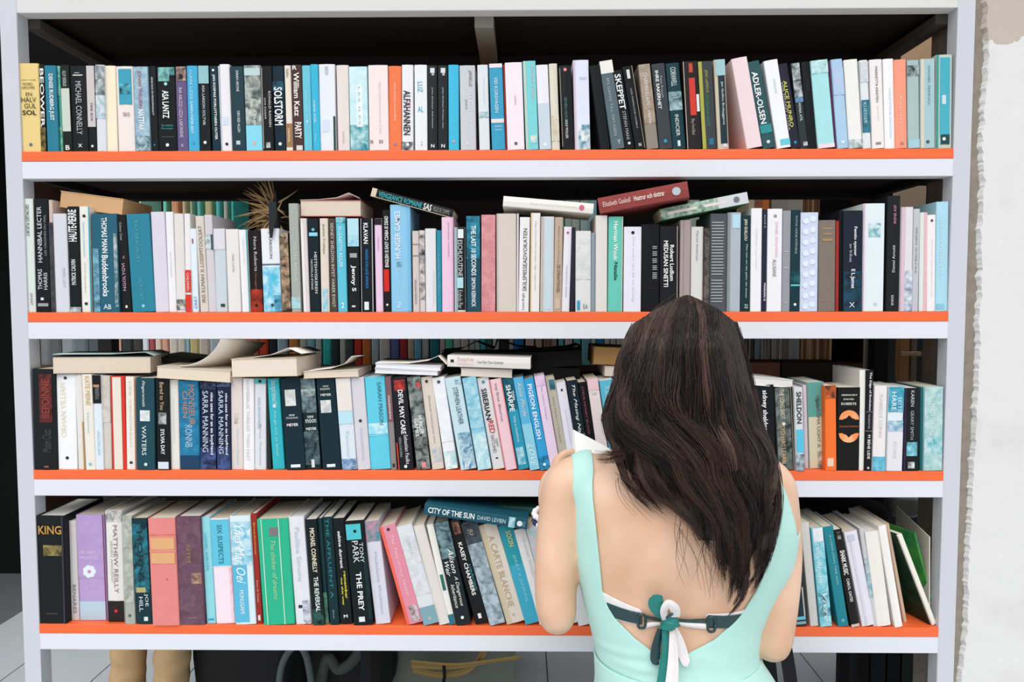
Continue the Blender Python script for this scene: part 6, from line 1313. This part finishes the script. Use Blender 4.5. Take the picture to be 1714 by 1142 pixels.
def hpt(y, u, k=1.):
    l, r = interp(HL, y), interp(HRt, y); x = l+(r-l)*u
    c = 2*min(1, max(0, u))-1
    return U(x, y, YB+interp(HY, y)-interp(HB, y)*k*math.sqrt(max(0, 1-c*c)))
rg = []
for i in range(34):
    y = 506+i*(905-506)/33; l, r = interp(HL, y), interp(HRt, y); yc = YB+interp(HY, y); bb = interp(HB, y)*.9
    sq = math.sqrt(min(1, (y-500)/42)); bb *= sq
    mid, hw = (l+r)/2, sq*(r-l)/2*(.93 if y > 540 else .86)*(1 if y < 820 else 1-(y-820)/200)
    rgx = []
    for k in range(48):
        a = 2*math.pi*k/48; s = math.sin(a)
        f_ = 1 if s < 0 else (.55 if y < 600 else .25)     # shallower towards the face
        rip = 1+.03*math.sin(a*23+math.sin(y*.03)*2)
        rgx.append(U(mid+hw*math.cos(a), y, yc+bb*s*f_*rip)-PO)
    rg.append(rgx)
q = pyd('hair_mass', *loft(rg), smooth=True)
at = q.attributes.new('tone', 'FLOAT', 'POINT'); 
for d_ in at.data: d_.value = .1
link('hair', q, hair_m, person)
def strands(n, name, gen, r0=.0009):
    V = []; Fc = []; T = []
    for i in range(n):
        P, tone, rr_ = gen(i)
        if len(P) < 3: continue
        o_ = len(V); up = Vector((0, 1, 0)); m_ = len(P)
        for j, p in enumerate(P):
            t = (P[min(j+1, m_-1)]-P[max(j-1, 0)]).normalized(); s = t.cross(up)
            s = s.normalized() if s.length > 1e-5 else Vector((1, 0, 0)); u_ = s.cross(t)
            R_ = rr_*(1-.75*(j/(m_-1))**3)
            for a in (0, 2.094, 4.189): V.append(p+(s*math.cos(a)+u_*math.sin(a))*R_-PO); T.append(tone)
        for j in range(m_-1):
            for a in range(3):
                c = (a+1) % 3; Fc.append((o_+j*3+a, o_+j*3+c, o_+j*3+3+c, o_+j*3+3+a))
    q = pyd(name, V, Fc, True)
    at = q.attributes.new('tone', 'FLOAT', 'POINT'); at.data.foreach_set('value', T)
    o = link(name, q, hair_m, person); o['kind'] = 'stuff'
    return o
locks = []
rnd = random.Random(5)
NL = 90
for i in range(NL):
    u = (i+.5)/NL+rnd.uniform(-.006, .006)
    if u < .3: end = rnd.uniform(795, 865)
    elif u < .5: end = rnd.uniform(850, 930)
    elif u < .62: end = rnd.uniform(900, 985)
    else: end = rnd.uniform(930, 1036)
    if rnd.random() < .25: end -= 70
    tone = .06+.22*rnd.random()**2+(.30 if .56 < u < .70 and rnd.random() < .6 else 0)+(.26 if .06 < u < .24 and rnd.random() < .5 else 0)  # locks at left and right lightened: hair sheen put into strand colour
    locks.append(dict(u=u, end=end, ph=rnd.uniform(-.7, .7)+u*5, amp=rnd.uniform(5, 15), fr=rnd.uniform(.021, .031), tone=tone, k=rnd.uniform(.92, 1.16), dr=rnd.uniform(-.09, .09)))
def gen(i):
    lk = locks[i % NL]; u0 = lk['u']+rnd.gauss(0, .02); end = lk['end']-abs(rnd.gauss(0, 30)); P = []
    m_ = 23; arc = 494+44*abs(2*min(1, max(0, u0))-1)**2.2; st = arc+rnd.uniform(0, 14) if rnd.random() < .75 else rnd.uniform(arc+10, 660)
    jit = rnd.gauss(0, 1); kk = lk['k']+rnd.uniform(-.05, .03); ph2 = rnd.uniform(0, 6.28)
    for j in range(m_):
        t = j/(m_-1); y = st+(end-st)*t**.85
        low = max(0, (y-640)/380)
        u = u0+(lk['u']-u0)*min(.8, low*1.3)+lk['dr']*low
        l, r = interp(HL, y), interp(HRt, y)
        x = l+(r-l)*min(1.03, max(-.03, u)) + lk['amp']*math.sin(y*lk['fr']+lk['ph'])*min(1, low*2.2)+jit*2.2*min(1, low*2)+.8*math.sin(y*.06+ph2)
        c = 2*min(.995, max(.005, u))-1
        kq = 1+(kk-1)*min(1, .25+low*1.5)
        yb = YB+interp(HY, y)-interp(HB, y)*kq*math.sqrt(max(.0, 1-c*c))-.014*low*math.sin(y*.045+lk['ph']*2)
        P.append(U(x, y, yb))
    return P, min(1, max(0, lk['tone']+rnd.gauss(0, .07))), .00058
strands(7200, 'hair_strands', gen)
def sweep(i):
    g = i % 40; q = random.Random(g*7+1); P = []; m_ = 22
    u0 = q.uniform(.08, .45)+rnd.gauss(0, .022); du = q.uniform(.22, .42); y0 = q.uniform(560, 660)+rnd.gauss(0, 22); y1 = q.uniform(840, 960)+rnd.gauss(0, 20); kk = 1.02+q.uniform(0, .12)+rnd.uniform(-.04, .02); yc = q.uniform(700, 770)
    tn = .04+.26*q.random()**2
    for j in range(m_):
        t = j/(m_-1); y = y0+(y1-y0)*t; s = 1/(1+math.exp(-(y-yc)/26))
        u = min(.97, u0+du*s-.05*math.sin(t*3.14)); l, r = interp(HL, y), interp(HRt, y); c = 2*min(.99, max(.01, u))-1
        kq = .93+(kk-.93)*min(1, 3.5*t)
        P.append(U(l+(r-l)*u+4*math.sin(y*.05+g), y, YB+interp(HY, y)-interp(HB, y)*kq*math.sqrt(max(0, 1-c*c))-.010*min(1, 3*t)))
    return P, min(1, max(0, tn+rnd.gauss(0, .07))), .00055
strands(1500, 'sweeping_strands', sweep)
# hair over the crown and down both sides of the face
CR = hc+HR@Vector((0, -.012, .0))
def cap(i):
    P = []; ph = rnd.uniform(math.radians(22), math.radians(200)); s = rnd.choice((-1, 1)); m_ = 18
    tone = .1+.15*rnd.random(); Ln = rnd.uniform(.16, .25); k = 1.03+rnd.uniform(0, .03)
    for j in range(m_):
        t = j/(m_-1)
        if t < .5:
            th = t/.5*math.pi*.5; x = math.sin(th)*math.sin(ph)*s; y = math.sin(th)*math.cos(ph); z = math.cos(th)
            P.append(CR+HR@Vector((x*.080*k, y*.097*k, z*.111*k)))
            last = P[-1]
        else:
            q = (t-.5)/.5; P.append(last+Vector((s*.006*math.sin(q*5+ph), -.03*q, -Ln*q)))
    return P, tone, .0007
strands(2600, 'side_strands', cap)
cv, cf = [], []
for i in range(15):
    th = math.pi*.5*i/14
    for j in range(36):
        ph = 2*math.pi*j/36; fr = max(0, math.sin(ph)); tt = th*(1-.42*fr)+(0 if fr > .2 else .25*th)
        cv.append(CR+HR@Vector((math.sin(tt)*math.cos(ph)*.079, math.sin(tt)*math.sin(ph)*.099, math.cos(tt)*.113))-PO)
for i in range(14):
    for j in range(36):
        k = (j+1) % 36; cf.append((i*36+j, (i+1)*36+j, (i+1)*36+k, i*36+k))
q = pyd('hair_cap', cv, cf, True); at = q.attributes.new('tone', 'FLOAT', 'POINT')
for d_ in at.data: d_.value = .08
link('hair_cap', q, hair_m, person)
def wisp(i):
    P = []; k = i % 5; m_ = 18
    if k < 3:     # flicked out to the left of the neck
        x0, y0 = 1046+rnd.uniform(-4, 14), 715+rnd.uniform(0, 30); x1, y1 = rnd.uniform(994, 1030), rnd.uniform(752, 775)
        for j in range(m_):
            t = j/(m_-1); P.append(U(x0+(x1-x0)*t+8*math.sin(t*3.1), y0+(y1-y0)*math.sin(t*1.57)+5*math.sin(t*3.1), YB-.09-.02*t))
    elif k == 3:  # fine ends over the back
        x0, y0 = rnd.uniform(1130, 1200), rnd.uniform(850, 900); x1 = x0+rnd.uniform(-20, 55); y1 = y0+rnd.uniform(60, 120)
        sg = rnd.choice((-1, 1))*rnd.uniform(3, 14)
        for j in range(m_):
            t = j/(m_-1); P.append(U(x0+(x1-x0)*t+sg*math.sin(t*3.1), y0+(y1-y0)*t, YB-.118-.004*math.sin(t*3)))
    else:         # lower left edge
        x0, y0 = rnd.uniform(1030, 1070), rnd.uniform(780, 810); x1 = x0+rnd.uniform(30, 75); y1 = y0+rnd.uniform(30, 70)
        for j in range(m_):
            t = j/(m_-1); P.append(U(x0+(x1-x0)*t-10*math.sin(t*3.1), y0+(y1-y0)*t, YB-.115))
    return P, rnd.uniform(.1, .7), .00038
strands(170, 'loose_strands', wisp)

# ---- the open book she holds
TL = U(961, 721, -.125); SPT = U(1046, 766, -.150); TRr = U(1120, 748, -.130)
dv = Vector((.004, -.085, -.175))
hb = empty('open_book', SPT+dv); o0 = SPT+dv
def leafblock(A, B, name, t, m_, curve=.006, parent=hb):
    """page block between spine line B and outer edge A"""
    v = []; n = 8
    nr = ((A-B).cross(dv)).normalized()
    if nr.y > 0: nr = -nr
    for i in range(n+1):
        s = i/n; c = B.lerp(A, s)+nr*(curve*math.sin(s*2.6))
        for e in (Vector((0, 0, 0)), dv):
            v += [c+e-o0, c+e-nr*t-o0]
    f = []
    for i in range(n):
        a = i*4; b_ = a+4
        f += [(a, a+2, b_+2, b_), (a+1, b_+1, b_+3, a+3), (a, b_, b_+1, a+1), (a+2, a+3, b_+3, b_+2)]
    f += [(0, 1, 3, 2), (n*4, n*4+2, n*4+3, n*4+1)]
    return link(name, pyd(name, v, f, False), m_, parent)
pw = mat('F4F4F2', .7, .02, 10, name='white_page')
leafblock(TL, SPT, 'page_block', .007, pw); leafblock(TRr, SPT, 'page_block', .007, pw)
cm = mat('D8DCE0', .5)
for A in (TL, TRr):
    e = (A-SPT)*1.03; q = leafblock(SPT+e, SPT+Vector((0, .0, 0)), 'cover', .0015, cm, .006)
    q.location = Vector((0, .0085, -.001))
tag(hb, 'white open book held up in her hands in front of her shoulder', 'book')

# ---- black shoulder bag hanging from her right forearm
c = U(1318, 1142, -.18)
sb = empty('shoulder_bag', (c.x, c.y, 0))
def sw(pts, w_, t, name, m_):
    rg_ = []
    for (x, y, z) in smooth_path(pts, 5):
        rg_.append([(x-w_/2, y, z), (x+w_/2, y, z), (x+w_/2, y+t, z), (x-w_/2, y+t, z)])
    link(name, pyd(name, *loft(rg_)), m_, sb)
k_ = [U(a, b_, -.19)-sb.location for a, b_ in ((1310, 1062), (1316, 1090), (1324, 1142), (1330, 1200), (1334, 1260))]
sw([tuple(q) for q in k_], .0245, .003, 'strap', mat('141416', .5))
k2 = [Vector(q)+Vector((-.01, .09, 0)) for q in k_]; k2[0] = Vector(k_[0])+Vector((0, .03, .01))
sw([tuple(q) for q in k2], .0245, .003, 'strap', mat('141416', .5))
zb = k_[-1].z
bev_box('bag_body', k_[-1].x-.15, k_[-1].x+.13, .0-.01, .1, zb-.24, zb+.005, mat('141416', .5, .1, 12, .4, .2), sb, .02, 4)
tag(sb, 'black shoulder bag whose strap hangs from her right forearm', 'bag')
